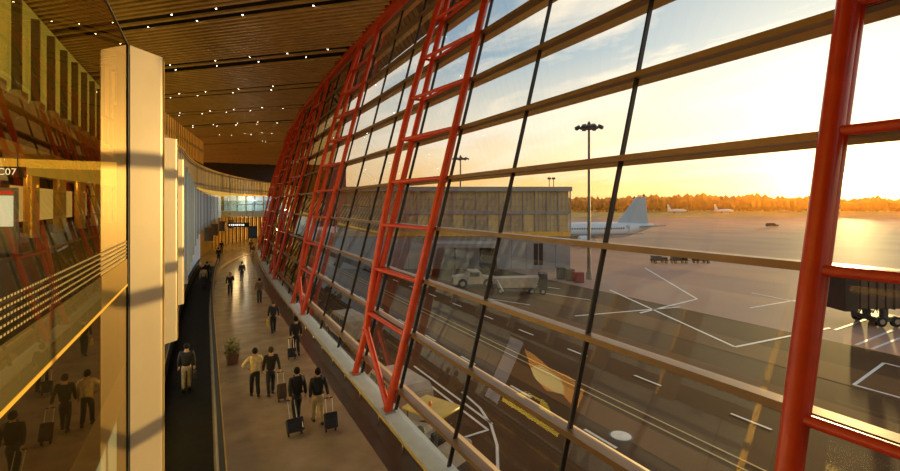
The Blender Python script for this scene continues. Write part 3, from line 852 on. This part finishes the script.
# grass and trees
bm = bmesh.new()
d0, d1 = 350, 1500
vs = [deep(-700, d0), deep(2400, d0), deep(2400, d1), deep(-700, d1)]
bm.faces.new([bm.verts.new((v.x, v.y, ZG + .05)) for v in vs]); o = obj('floor_grass', bm, M_GRASS); o['kind'] = 'structure'
bm = bmesh.new()
for i in range(4200):
    x = random.uniform(-500, 1900); dd = random.uniform(640, 780)
    p = deep(x, dd); hh = random.uniform(16, 23) * (1 + .12 * math.sin(x * .02) + .08 * math.sin(x * .11))
    blob(bm, (p.x, p.y, ZG + hh * .55), (random.uniform(4, 8), random.uniform(4, 8), hh * .5), 4, .12)
o = obj('tree_belt', bm, M_TREE); o['kind'] = 'stuff'; o['label'] = 'dark belt of trees along the horizon beyond the grass'; o['category'] = 'trees'

bm = bmesh.new()
vs = [deep(-1500, 130), deep(3600, 130), deep(2600, 1400), deep(-900, 1400)]
hexa(bm, [Vector((v.x, v.y, ZG + .1)) for v in vs] + [Vector((v.x, v.y, 45)) for v in vs])
hm = bpy.data.materials.new('evening haze'); hm.use_nodes = True; hn = hm.node_tree; hn.nodes.clear()
ho = hn.nodes.new('ShaderNodeOutputMaterial'); hv = hn.nodes.new('ShaderNodeVolumeScatter')
hv.inputs['Color'].default_value = (1, .36, .04, 1); hv.inputs['Density'].default_value = .0004; hv.inputs['Anisotropy'].default_value = .72
hn.links.new(hv.outputs[0], ho.inputs['Volume'])
o = obj('evening_haze', bm, hm); o['kind'] = 'structure'

# ------------------------------------------------------------------ pier building
DP = 72.0
p0 = deep(335, DP); p1 = deep(570.5, DP)
d = p1 - p0; L = d.length; ang = math.atan2(d.y, d.x)
t = thing('pier_building', 'long flat roofed terminal pier with glazed upper floors beyond the glass', 'building', (p0.x, p0.y, ZG), ang)
HT = 12.6
bm = bmesh.new(); box(bm, 0, L, .15, 22, 0, 5.2); obj('ground_floor_wall', bm, M_PIERW, t)
bm = bmesh.new(); box(bm, .2, L - .2, .35, 22, 5.2, HT - .7); obj('glazing', bm, M_PIERG, t)
bm = bmesh.new(); box(bm, -.2, L + .2, -.3, 22.3, HT - .7, HT); obj('roof', bm, M_PIERW, t)
bm = bmesh.new(); box(bm, 0, L, 0, .4, 5.0, 5.7); obj('floor_band', bm, M_GOLD, t)
bm = bmesh.new(); box(bm, 0, L, .1, .4, 8.4, 8.9); obj('floor_band', bm, M_PIERW, t)
n = 20
bm = bmesh.new()
for i in range(60): box(bm, L * i / 60 - .03, L * i / 60 + .03, .28, .36, 5.7, HT - .7)
for zz in (6.6, 7.5, 9.6, 10.7): box(bm, 0, L, .28, .36, zz - .04, zz + .04)
obj('glazing_bars', bm, M_GREY, t)
for i in range(n + 1):
    x = L * i / n
    bm = bmesh.new(); box(bm, x - .07, x + .07, .05, .4, 5.2, HT - .7); obj('mullion', bm, M_PIERW, t)
for i in range(0, n, 1):
    if i % 3 != 1: continue
    x = L * (i + .5) / n
    bm = bmesh.new(); box(bm, x - .7, x + .7, .3, .34, 5.8, 8.3); obj('lit_window', bm, mat('amber room', (.42, .32, .15), .3, emit=(.8, .5, .15), estr=.08), t)
bm = bmesh.new()
for i in range(1, 16): box(bm, L * i / 16 - .02, L * i / 16 + .02, .13, .16, 0, 5.0)
obj('panel_joints', bm, M_DGREY, t)
bm = bmesh.new(); box(bm, L - 5.6, L - 4.2, .08, .16, .6, 3.9); db = obj('door', bm, M_DARK, t)
bm = bmesh.new(); box(bm, L - 4.95, L - 4.85, .05, .08, .6, 3.9); obj('door_joint', bm, M_PIERW, db)
bm = bmesh.new()
for x in (-2.2, -1.5):
    tube(bm, [(L + x, 5, HT), (L + x, 5, HT + 1.7)], .06, 6); box(bm, L + x - .25, L + x + .25, 4.8, 5.2, HT + 1.4, HT + 1.7)
obj('roof_aerials', bm, M_DGREY, t)
# canopy with posts in front of the pier
p = deep(432, 66)
t = thing('loading_canopy', 'grey flat canopy on posts with a brown box in front of the pier', 'canopy', (p.x, p.y, ZG), ang)
bm = bmesh.new(); rbox(bm, -1, 9.2, -1.5, 4, 3.9, 4.5, .03, 1); obj('roof', bm, M_PIERW, t)
for x in (3.2, 5.0, 6.3):
    bm = bmesh.new(); box(bm, x - .15, x + .15, 0, .3, 0, 3.9); obj('post', bm, M_GREY if x > 4 else M_DARK, t)
bm = bmesh.new(); box(bm, 6.8, 9.0, -1, 2.5, .9, 3.9); obj('box', bm, M_DARK, t)

# floodlight masts
def mast(x, dd, ztop, label, w=.24):
    p = deep(x, dd)
    t = thing('floodlight_mast', label, 'mast', (p.x, p.y, ZG), .4)
    H = ztop - ZG
    bm = bmesh.new(); lathe(bm, [(w * 1.5, 0), (w * 1.5, .9), (w, .95), (w * .6, H)], 12); obj('pole', bm, mat('mast grey', (.20, .17, .13), .5), t, 'auto')
    bm = bmesh.new(); lathe(bm, [(1.2, H - .55), (1.25, H - .4), (1.2, H - .3), (.3, H - .1), (.12, H + .4)], 14); obj('head_ring', bm, M_DGREY, t, 'auto')
    for k in range(8):
        a = k * PI / 4
        m = Matrix.Translation((1.6 * math.cos(a), 1.6 * math.sin(a), H - .35)) @ Matrix.Rotation(a, 4, 'Z') @ Matrix.Rotation(.5, 4, 'Y')
        bm = bmesh.new(); rbox(bm, -.3, .3, -.26, .26, -.14, .14, .04, 1, m); obj('floodlight', bm, M_DGREY, t)
    return t
mast(589, 62, 17.4, 'tall floodlight mast standing alone on the apron before the airliner')
mast(460.5, 103, 17.3, 'farther floodlight mast rising behind the pier roof', .26)

# airliner
p = deep(653, 117)
ax = Vector((-CS, SN, 0))
t = thing('airliner', 'white airliner parked behind the pier, tail to the right', 'aeroplane', (p.x, p.y, ZG), math.atan2(ax.y, ax.x) + .12)
# local: +x to the nose, tail tip at 0
R = 1.98
def fus(x):
    if x < 11: r = .35 + (R - .35) * math.sin(min(1, x / 11) * PI / 2); zc = 3.55 + (R - r) * .75
    elif x > 33: q = (x - 33) / 4.6; r = R * math.sqrt(max(0.0, 1 - q * q)); zc = 3.55 - .45 * q * q
    else: r, zc = R, 3.55
    return r, zc
bm = bmesh.new(); rings = []
xs = [0, 1, 2.5, 4, 6, 8, 11, 15, 20, 27, 33, 34.5, 35.8, 36.8, 37.4, 37.6]
for x in xs:
    r, zc = fus(x); r = max(r, .05)
    rings.append([bm.verts.new((x, r * math.cos(2 * PI * k / 24), zc + r * math.sin(2 * PI * k / 24))) for k in range(24)])
for a, b in zip(rings, rings[1:]):
    for k in range(24): bm.faces.new((a[k], a[(k + 1) % 24], b[(k + 1) % 24], b[k]))
bm.faces.new(rings[0]); bm.faces.new(rings[-1][::-1])
M_PLANE = mat('aircraft white', (.68, .72, .76), .25, noise=.04, nscale=.5, coat=.3)
M_PLANEB = mat('aircraft pale blue', (.42, .53, .62), .25, noise=.04, nscale=.5, coat=.3)
fo = obj('fuselage', bm, M_PLANE, t, True)
bm = bmesh.new()
for s in (-1, 1):
    for i in range(38):
        x = 8.5 + i * .62; r, zc = fus(x)
        box(bm, x, x + .28, s * r - .02, s * r + .02, zc + .35, zc + .75)
obj('cabin_windows', bm, M_WIN, fo)
bm = bmesh.new()
for s in (-1, 1):
    for x in (7, 33.5):
        r, zc = fus(x); box(bm, x, x + .9, s * r - .03, s * r + .02, zc - .6, zc + 1.1)
obj('doors', bm, M_PLANEB, fo)
bm = bmesh.new(); prism(bm, [(7.6, 4.9), (9.4, 5.45), (4.4, 11.8), (2.0, 11.8), (1.4, 4.9)], -.14, .14)
obj('tail_fin', bm, M_PLANEB, t)
for s in (-1, 1):
    bm = bmesh.new(); hexa(bm, [Vector(v) for v in ((1.2, s * .4, 4.35), (4.6, s * .4, 4.35), (1.9, s * 6.2, 4.9), (.3, s * 6.2, 4.9), (1.2, s * .4, 4.5), (4.6, s * .4, 4.6), (1.9, s * 6.2, 5.0), (.3, s * 6.2, 5.0))]); obj('tailplane', bm, M_GREY, t)
    bm = bmesh.new(); hexa(bm, [Vector(v) for v in ((15.5, s * 1.6, 2.3), (22, s * 1.6, 2.3), (13.6, s * 17, 3.7), (12.1, s * 17, 3.7), (15.5, s * 1.6, 2.6), (22, s * 1.6, 2.9), (13.6, s * 17, 3.85), (12.1, s * 17, 3.85))]); obj('wing', bm, M_GREY, t)
    bm = bmesh.new(); lathe(bm, [(.55, 0), (.95, .6), (1.08, 2.4), (1.0, 3.9), (.8, 4.0)], 18, Matrix.Translation((17.5, s * 5.6, 1.65)) @ Matrix.Rotation(PI / 2, 4, 'Y')); obj('engine', bm, M_PLANE, t, 'auto')
    bm = bmesh.new(); lathe(bm, [(.55, -.25), (.55, .25)], 14, Matrix.Translation((17, s * 3.6, .55)) @ Matrix.Rotation(PI / 2, 4, 'X')); tube(bm, [(17, s * 3.6, .5), (17, s * 3.4, 2.4)], .12, 8); obj('landing_gear', bm, M_DGREY, t)
bm = bmesh.new(); lathe(bm, [(.4, -.2), (.4, .2)], 14, Matrix.Translation((32, 0, .4)) @ Matrix.Rotation(PI / 2, 4, 'X')); tube(bm, [(32, 0, .4), (32, 0, 2.0)], .1, 8); obj('landing_gear', bm, M_DGREY, t)
# two far airliners as small shapes beyond the grass edge
for x, l in ((675, 'tiny white airliner far off before the trees, nearer the tail of the big one'), (722, 'tiny white airliner far off before the trees, towards the sun')):
    p = deep(x, 560)
    t = thing('distant_airliner', l, 'aeroplane', (p.x, p.y, ZG + .05), -YAW + .1)
    bm = bmesh.new(); lathe(bm, [(.1, -10), (1.5, -5), (1.9, 0), (1.9, 10), (1, 14), (.1, 15)], 10, Matrix.Translation((0, 0, 3)) @ Matrix.Rotation(PI / 2, 4, 'Y')); obj('fuselage', bm, M_PLANE, t, True)
    bm = bmesh.new(); prism(bm, [(-9, 4), (-5, 4.5), (-8, 10.5), (-10, 10.5)], -.2, .2); obj('tail_fin', bm, M_PLANE, t)
    bm = bmesh.new(); prism(bm, [(-2, 2.2), (4, 2.2), (4, 2.6), (-2, 2.6)], -14, 14); obj('wing', bm, M_PLANE, t)
    bm = bmesh.new()
    for x2 in (10, -1): box(bm, x2 - .4, x2 + .4, -1.5 if x2 < 5 else -.3, 1.5 if x2 < 5 else .3, 0, 2)
    obj('landing_gear', bm, M_DGREY, t)

# ------------------------------------------------------------------ vehicles
def wheel(parent, x, y, r, w=.2):
    bm = bmesh.new(); lathe(bm, [(r * .6, -w / 2), (r, -w / 2 + .03), (r, w / 2 - .03), (r * .6, w / 2)], 18, Matrix.Translation((x, y, r)) @ Matrix.Rotation(PI / 2, 4, 'X'))
    o = obj('wheel', bm, M_RUB, parent, 'auto')
    bm = bmesh.new(); lathe(bm, [(r * .5, -w / 2 - .01), (r * .5, w / 2 + .01)], 14, Matrix.Translation((x, y, r)) @ Matrix.Rotation(PI / 2, 4, 'X')); obj('hub', bm, M_STEEL, o)
def profile_body(poly, w, taper_z=None, tin=.15):
    bm = bmesh.new(); prism(bm, poly, -w / 2, w / 2)
    if taper_z is not None:
        zm = max(z for _, z in poly)
        for v in bm.verts:
            if v.co.z > taper_z: v.co.y *= 1 - tin * (v.co.z - taper_z) / (zm - taper_z)
    bmesh.ops.bevel(bm, geom=list(bm.edges), offset=.05, segments=2, affect='EDGES')
    return bm
# van under the second truss
M_BRWHITE = mat('brownish white paint', (.46, .38, .28), .4, noise=.15, nscale=2)  # even brownish white with slight random variation
def van(label, p, rot):
    t = thing('van', label, 'van', (p.x, p.y, ZG), rot)
    poly = [(-2.3, .4), (2.3, .4), (2.35, .95), (1.55, 1.15), (.85, 1.95), (-2.1, 2.0), (-2.35, 1.7)]
    obj('body', profile_body(poly, 1.8, 1.1, .16), M_BRWHITE, t, 'auto')
    for s in (-1, 1):
        for x0, x1 in ((-2.0, -1.1), (-.95, -.05), (.1, .95)):
            bm = bmesh.new(); hexa(bm, [Vector(v) for v in ((x0, s * .86, 1.2), (x1, s * .86, 1.2), (x1, s * .91, 1.2), (x0, s * .91, 1.2), (x0, s * .76, 1.75), (x1 - .1, s * .76, 1.75), (x1 - .1, s * .82, 1.75), (x0, s * .82, 1.75))]); obj('side_window', bm, M_WIN, t)
    bm = bmesh.new(); hexa(bm, [Vector(v) for v in ((1.50, -.75, 1.19), (1.50, .75, 1.19), (1.55, .75, 1.22), (1.55, -.75, 1.22), (.93, -.66, 1.86), (.93, .66, 1.86), (.98, .66, 1.89), (.98, -.66, 1.89))]); obj('windscreen', bm, M_WIN, t)
    for x in (-1.5, 1.5):
        for y in (-.85, .85): wheel(t, x, y, .34)
    return t
def tug(label, p, rot, canopy=True):
    t = thing('baggage_tug', label, 'tug', (p.x, p.y, ZG), rot)
    obj('chassis', profile_body([(-1.5, .3), (1.5, .3), (1.55, .85), (.5, 1.0), (.35, .75), (-.7, .75), (-.8, 1.0), (-1.5, .95)], 1.45), M_BRWHITE, t, 'auto')
    bm = bmesh.new(); rbox(bm, -.6, -.1, -.6, .6, .75, .95, .04, 1); rbox(bm, -.65, -.5, -.6, .6, .9, 1.4, .04, 1); obj('seat', bm, M_BLACK, t)
    bm = bmesh.new(); tube(bm, [(.45, .3, .95), (.2, .3, 1.2)], .025, 6); lathe(bm, [(.16, -.015), (.19, 0), (.16, .015)], 14, Matrix.Translation((.2, .3, 1.2)) @ Matrix.Rotation(-.8, 4, 'Y')); obj('steering_wheel', bm, M_BLACK, t)
    for x in (-.85, .6):
        for y in (-.62, .62):
            bm = bmesh.new(); tube(bm, [(x, y, .8), (x, y, 2.0)], .03, 6); obj('post', bm, M_DGREY, t)
    bm = bmesh.new(); rbox(bm, -1.0, .8, -.75, .75, 2.0, 2.1, .03, 1); rf = obj('canopy', bm, M_YEL, t, 'auto', 'yellow canopy')
    bm = bmesh.new(); lathe(bm, [(.06, 2.1), (.07, 2.15), (.05, 2.25), (0, 2.27)], 10); obj('beacon', bm, mat('amber beacon', (.8, .25, .02), .3), rf, True)
    for x in (-1.0, 1.0):
        for y in (-.62, .62): wheel(t, x, y, .32, .18)
    return t
pt = at(425, 440, ZG)
tug('baggage tug with a yellow canopy parked just outside the glass', at(430, 460, ZG), math.radians(115))
van('white van parked behind the yellow topped tug outside', at(394, 412, ZG), math.radians(95))
van('second white van farther along the outside of the glass wall', at(346, 338, ZG), math.radians(93))
# white tow truck with large wheel before the pier
p = at(474, 287, ZG)
t = thing('apron_truck', 'white low apron truck with big wheels in front of the pier canopy', 'truck', (p.x, p.y, ZG), ang + .1)
obj('body', profile_body([(-2.6, .5), (2.6, .5), (2.6, 1.2), (1.0, 1.35), (.6, 2.0), (-.7, 2.05), (-1.0, 1.5), (-2.6, 1.3)], 2.1), M_BRWHITE, t, 'auto')
for s in (-1, 1):
    bm = bmesh.new(); box(bm, -.6, .5, s * 1.06 - .02, s * 1.06 + .02, 1.4, 1.9); obj('side_window', bm, M_WIN, t)
for x in (-1.5, 1.5):
    for y in (-.95, .95): wheel(t, x, y, .58, .3)
# covered trailer
p = at(515, 293, ZG)
t = thing('baggage_trailer', 'white sided baggage trailer standing open beside the apron truck', 'trailer', (p.x, p.y, ZG), ang - .1)
bm = bmesh.new(); prism(bm, [(-2.4, 1.7), (2.6, 1.9), (2.2, .8), (-1.8, .7)], -.9, .9); obj('hopper', bm, M_BRWHITE, t)
bm = bmesh.new(); box(bm, -2.4, 2.6, -.95, .95, .55, .7); obj('bed', bm, M_DGREY, t)
bm = bmesh.new(); rbox(bm, 2.6, 3.5, -.8, .8, .5, 2.3, .05, 1); obj('engine_box', bm, M_DARK, t)
for x in (-1.6, 1.8, 3.0):
    for y in (-.8, .8): wheel(t, x, y, .35)
bm = bmesh.new(); tube(bm, [(-2.0, -.92, 1.6), (-1.3, -.92, .3)], .09, 6); obj('tow_bar', bm, M_WHITE, t)
# crates by the mast
for x, y, w_, h_, m, l in ((562, 279.5, 1.0, 1.5, M_DARK, 'brown container crate standing at the far end of the row by the mast'),
                      (571, 281, 1.0, 1.5, mat('crate brown', (.14, .08, .05), .6, noise=.2), 'brown container crate between another brown crate and the red one'),
                      (580, 283, 1.1, 1.35, mat('crate red', (.40, .06, .03), .5, noise=.15), 'red container crate next to the floodlight mast')):
    p = at(x, y, ZG)
    t = thing('container_crate', l, 'crate', (p.x, p.y, ZG), ang, 'container crates by the mast')
    bm = bmesh.new(); rbox(bm, -w_ / 2, w_ / 2, 0, 1.1, .12, h_, .03, 1); obj('box', bm, m, t)
    bm = bmesh.new()
    for q in (-.4, 0, .4): box(bm, q * w_ - .03, q * w_ + .03, -.04, 0, .12, h_)
    obj('ribs', bm, M_DGREY, t)
    bm = bmesh.new(); box(bm, -w_ / 2, w_ / 2, .1, 1.0, 0, .12); obj('pallet', bm, M_DGREY, t)
# dollies
fd = None
for x, l in ((659, 'dark baggage dolly at the head of the row on the open apron'), (679, 'dark baggage dolly in the middle of the row on the open apron'), (701, 'dark baggage dolly nearest the sun in the row on the apron')):
    p = at(x, 263, ZG)
    if fd is None:
        fd = thing('baggage_dolly', l, 'dolly', (p.x, p.y, ZG), ang + .05, 'baggage dollies on the open apron')
        bm = bmesh.new(); rbox(bm, -1.3, 1.3, -.7, .7, .45, .65, .03, 1); obj('deck', bm, M_DARK, fd)
        bm = bmesh.new(); rbox(bm, -1.2, .2, -.6, .6, .65, 1.25, .05, 1); obj('load', bm, M_DGREY, fd)
        bm = bmesh.new(); rbox(bm, .4, 1.2, -.6, .6, .65, 1.0, .05, 1); obj('load', bm, M_DARK, fd)
        for xx in (-.9, .9):
            for yy in (-.6, .6): wheel(fd, xx, yy, .24, .15)
        bm = bmesh.new(); tube(bm, [(1.3, 0, .5), (2.1, 0, .35)], .04, 6); obj('tow_bar', bm, M_DGREY, fd)
    else: dup(fd, (p.x, p.y, ZG), ang + .05, l)
p = at(772, 227, ZG)
t = thing('distant_car', 'small dark car alone far out on the apron', 'car', (p.x, p.y, ZG), ang)
obj('body', profile_body([(-2.3, .4), (2.3, .4), (2.3, 1.0), (1.2, 1.1), (.6, 1.8), (-1.8, 1.8), (-2.3, 1.1)], 1.9), M_DARK, t, 'auto')
for xx in (-1.4, 1.4):
    for yy in (-.85, .85): wheel(t, xx, yy, .36)

# boarding bridge at the right edge
p = deep(848, 37.5)
t = thing('boarding_bridge', 'dark ribbed passenger boarding bridge on a wheeled carriage at the right edge', 'boarding bridge', (p.x, p.y, ZG), ang)
M_BRIDGE = mat('bridge brown metal', (.11, .075, .045), .5, metal=.2, noise=.2, nscale=1.5)
bm = bmesh.new(); rbox(bm, 0, 16, 0, 2.8, 1.5, 4.25, .06, 1); tn = obj('tunnel', bm, M_BRIDGE, t)
bm = bmesh.new()
for k in range(23): box(bm, .25 + .68 * k, .33 + .68 * k, -.06, 2.86, 1.45, 4.3)
obj('ribs', bm, M_DARK, tn)
bm = bmesh.new(); rbox(bm, -.5, .6, -.3, 3.1, 1.35, 4.35, .05, 1); obj('end_frame', bm, M_DARK, t)
bm = bmesh.new(); box(bm, 3.2, 3.6, .4, .8, .5, 1.5); box(bm, 3.2, 3.6, 2.0, 2.4, .5, 1.5); rbox(bm, 2.4, 4.6, .2, 2.6, .4, .8, .04, 1); obj('carriage', bm, M_DGREY, t)
for xx in (2.9, 4.1):
    for yy in (.3, 2.5): wheel(t, xx, yy, .42, .3)
bm = bmesh.new()
for k in range(4):
    x = .7 + .55 * k
    tube(bm, [(x, .1, 1.5), (x + .1, .1, 1.15), (x + .3, .1, 1.15), (x + .45, .1, 1.5)], .03, 6)
obj('hanging_cables', bm, M_BLACK, t)

# ------------------------------------------------------------------ world and sun
sd = deep(853, 1.0); SUN = Vector((sd.x, sd.y, (HOR - 181) / F_PX)).normalized()
W = bpy.data.worlds.new('sky'); S.world = W; W.use_nodes = True
nt = W.node_tree; nt.nodes.clear()
def nd(t, **kw):
    n = nt.nodes.new(t)
    for k, v in kw.items(): setattr(n, k, v)
    return n
def math_(op, a, b=None, c=None, clamp=False):
    n = nd('ShaderNodeMath', operation=op); n.use_clamp = clamp
    for i, q in enumerate((a, b, c)):
        if q is None: continue
        if isinstance(q, (int, float)): n.inputs[i].default_value = q
        else: nt.links.new(q, n.inputs[i])
    return n.outputs[0]
tc = nd('ShaderNodeTexCoord'); DIR = tc.outputs['Generated']
sep = nd('ShaderNodeSeparateXYZ'); nt.links.new(DIR, sep.inputs[0])
z = math_('MAXIMUM', sep.outputs['Z'], 0)
dp = nd('ShaderNodeVectorMath', operation='DOT_PRODUCT'); nt.links.new(DIR, dp.inputs[0]); dp.inputs[1].default_value = SUN
c = math_('MAXIMUM', dp.outputs['Value'], 0)
ramp = nd('ShaderNodeValToRGB'); cr = ramp.color_ramp
stops = [(0, (.72, .32, .06)), (.045, (.80, .48, .17)), (.10, (.82, .68, .46)), (.18, (.62, .64, .58)), (.30, (.22, .38, .53)), (.6, (.11, .24, .42)), (1, (.10, .19, .33))]
cr.elements[0].position = 0; cr.elements[0].color = (*stops[0][1], 1)
cr.elements[1].position = 1; cr.elements[1].color = (*stops[-1][1], 1)
for pz, cc in stops[1:-1]:
    e = cr.elements.new(pz); e.color = (*cc, 1)
nt.links.new(z, ramp.inputs['Fac'])
# streaky clouds on a high layer
zz = math_('ADD', z, .12)
cx = math_('DIVIDE', sep.outputs['X'], zz); cy = math_('DIVIDE', sep.outputs['Y'], zz)
cmb = nd('ShaderNodeCombineXYZ'); nt.links.new(cx, cmb.inputs[0]); nt.links.new(cy, cmb.inputs[1])
mp = nd('ShaderNodeMapping'); mp.inputs['Rotation'].default_value = (0, 0, .5); mp.inputs['Scale'].default_value = (1.5, .75, 1); mp.inputs['Location'].default_value = (3.1, 1.7, 0)
nt.links.new(cmb.outputs[0], mp.inputs['Vector'])
nz = nd('ShaderNodeTexNoise'); nz.inputs['Scale'].default_value = 1.1; nz.inputs['Detail'].default_value = 8; nz.inputs['Roughness'].default_value = .6; nz.inputs['Distortion'].default_value = .4
nt.links.new(mp.outputs[0], nz.inputs['Vector'])
cl = nd('ShaderNodeMapRange'); cl.inputs['From Min'].default_value = .46; cl.inputs['From Max'].default_value = .60
nt.links.new(nz.outputs['Fac'], cl.inputs['Value'])
clf = math_('MULTIPLY', cl.outputs[0], math_('MULTIPLY', z, 6, clamp=True), clamp=True)
mix = nd('ShaderNodeMix', data_type='RGBA'); nt.links.new(math_('MULTIPLY', clf, .85), mix.inputs['Factor'])
nt.links.new(ramp.outputs['Color'], mix.inputs['A']); mix.inputs['B'].default_value = (.82, .77, .68, 1)
def glow(p, col, k):
    f = math_('MULTIPLY', math_('POWER', c, p), k)
    m = nd('ShaderNodeMix', data_type='RGBA', blend_type='MIX'); m.clamp_factor = False
    m.inputs['A'].default_value = (0, 0, 0, 1); m.inputs['B'].default_value = (*col, 1); nt.links.new(f, m.inputs['Factor'])
    return m.outputs['Result']
cur = mix.outputs['Result']
for p_, col, k in ((7, (1, .78, .48), .55), (40, (1, .82, .42), 1.0), (300, (1, .80, .32), 3.0), (12000, (1, .92, .6), 25)):
    a = nd('ShaderNodeMix', data_type='RGBA', blend_type='ADD'); a.inputs['Factor'].default_value = 1
    a.clamp_result = False
    nt.links.new(cur, a.inputs['A']); nt.links.new(glow(p_, col, k), a.inputs['B']); cur = a.outputs['Result']
bg = nd('ShaderNodeBackground'); bg.inputs['Strength'].default_value = 1.0
nt.links.new(cur, bg.inputs['Color'])
wo = nd('ShaderNodeOutputWorld'); nt.links.new(bg.outputs[0], wo.inputs['Surface'])
W.cycles.sampling_method = 'MANUAL'; W.cycles.sample_map_resolution = 1024

sl = bpy.data.lights.new('sun', 'SUN'); sl.energy = 4.6; sl.color = (1, .56, .19); sl.angle = math.radians(.6)
so = bpy.data.objects.new('sun', sl); COL.objects.link(so)
so.rotation_euler = (-SUN).to_track_quat('-Z', 'Y').to_euler()

# lamps: rows of ceiling spots, warm light in the left hall, added unseen fills
def lamp(kind, loc, e, col, size=1, rot=(0, 0, 0), ang=2.2):
    l = bpy.data.lights.new('lamp', kind); l.energy = e; l.color = col
    if kind == 'AREA': l.shape = 'RECTANGLE'; l.size = size; l.size_y = size
    if kind == 'SPOT': l.spot_size = ang; l.spot_blend = .6; l.shadow_soft_size = .06
    if kind == 'POINT': l.shadow_soft_size = .1
    o = bpy.data.objects.new('lamp', l); COL.objects.link(o); o.location = loc; o.rotation_euler = rot
for y in (10, 24, 38, 54, 72):
    lamp('SPOT', (0 + SH(y), y, 18.6), 140 if y < 20 else (800 if y < 50 else 350), (1, .74, .42))
for y in (22, 34, 46): lamp('POINT', (-11, y, 8.6), 90, (1, .66, .25))
for y in (20, 36, 52): lamp('POINT', (-11, y, 15), 120, (1, .8, .35))
lamp('SPOT', (-5.2, 9, 7.0), 2600, (1, .74, .30), rot=(Vector((-8.6, 30, 11)) - Vector((-5.2, 9, 7.0))).to_track_quat('-Z', 'Y').to_euler(), ang=.75)  # unseen spot added to brighten the gold gallery slabs
pb = deep(245, 77); lamp('POINT', (pb.x, pb.y, 7.6), 130, (1, .9, .75))  # unseen lamp added inside the footbridge to lighten its rear wall
for y in (66, 82): lamp('POINT', (3 + C1(y) * .5, y, 4.0), 120, (1, .68, .28))

vs = S.view_settings
vs.view_transform = 'Standard'; vs.look = 'None'; vs.gamma = 1; vs.exposure = .3; vs.use_curve_mapping = False
S.cycles.use_denoising = True
S.cycles.max_bounces = 8; S.cycles.transparent_max_bounces = 24
S.cycles.sample_clamp_indirect = 4
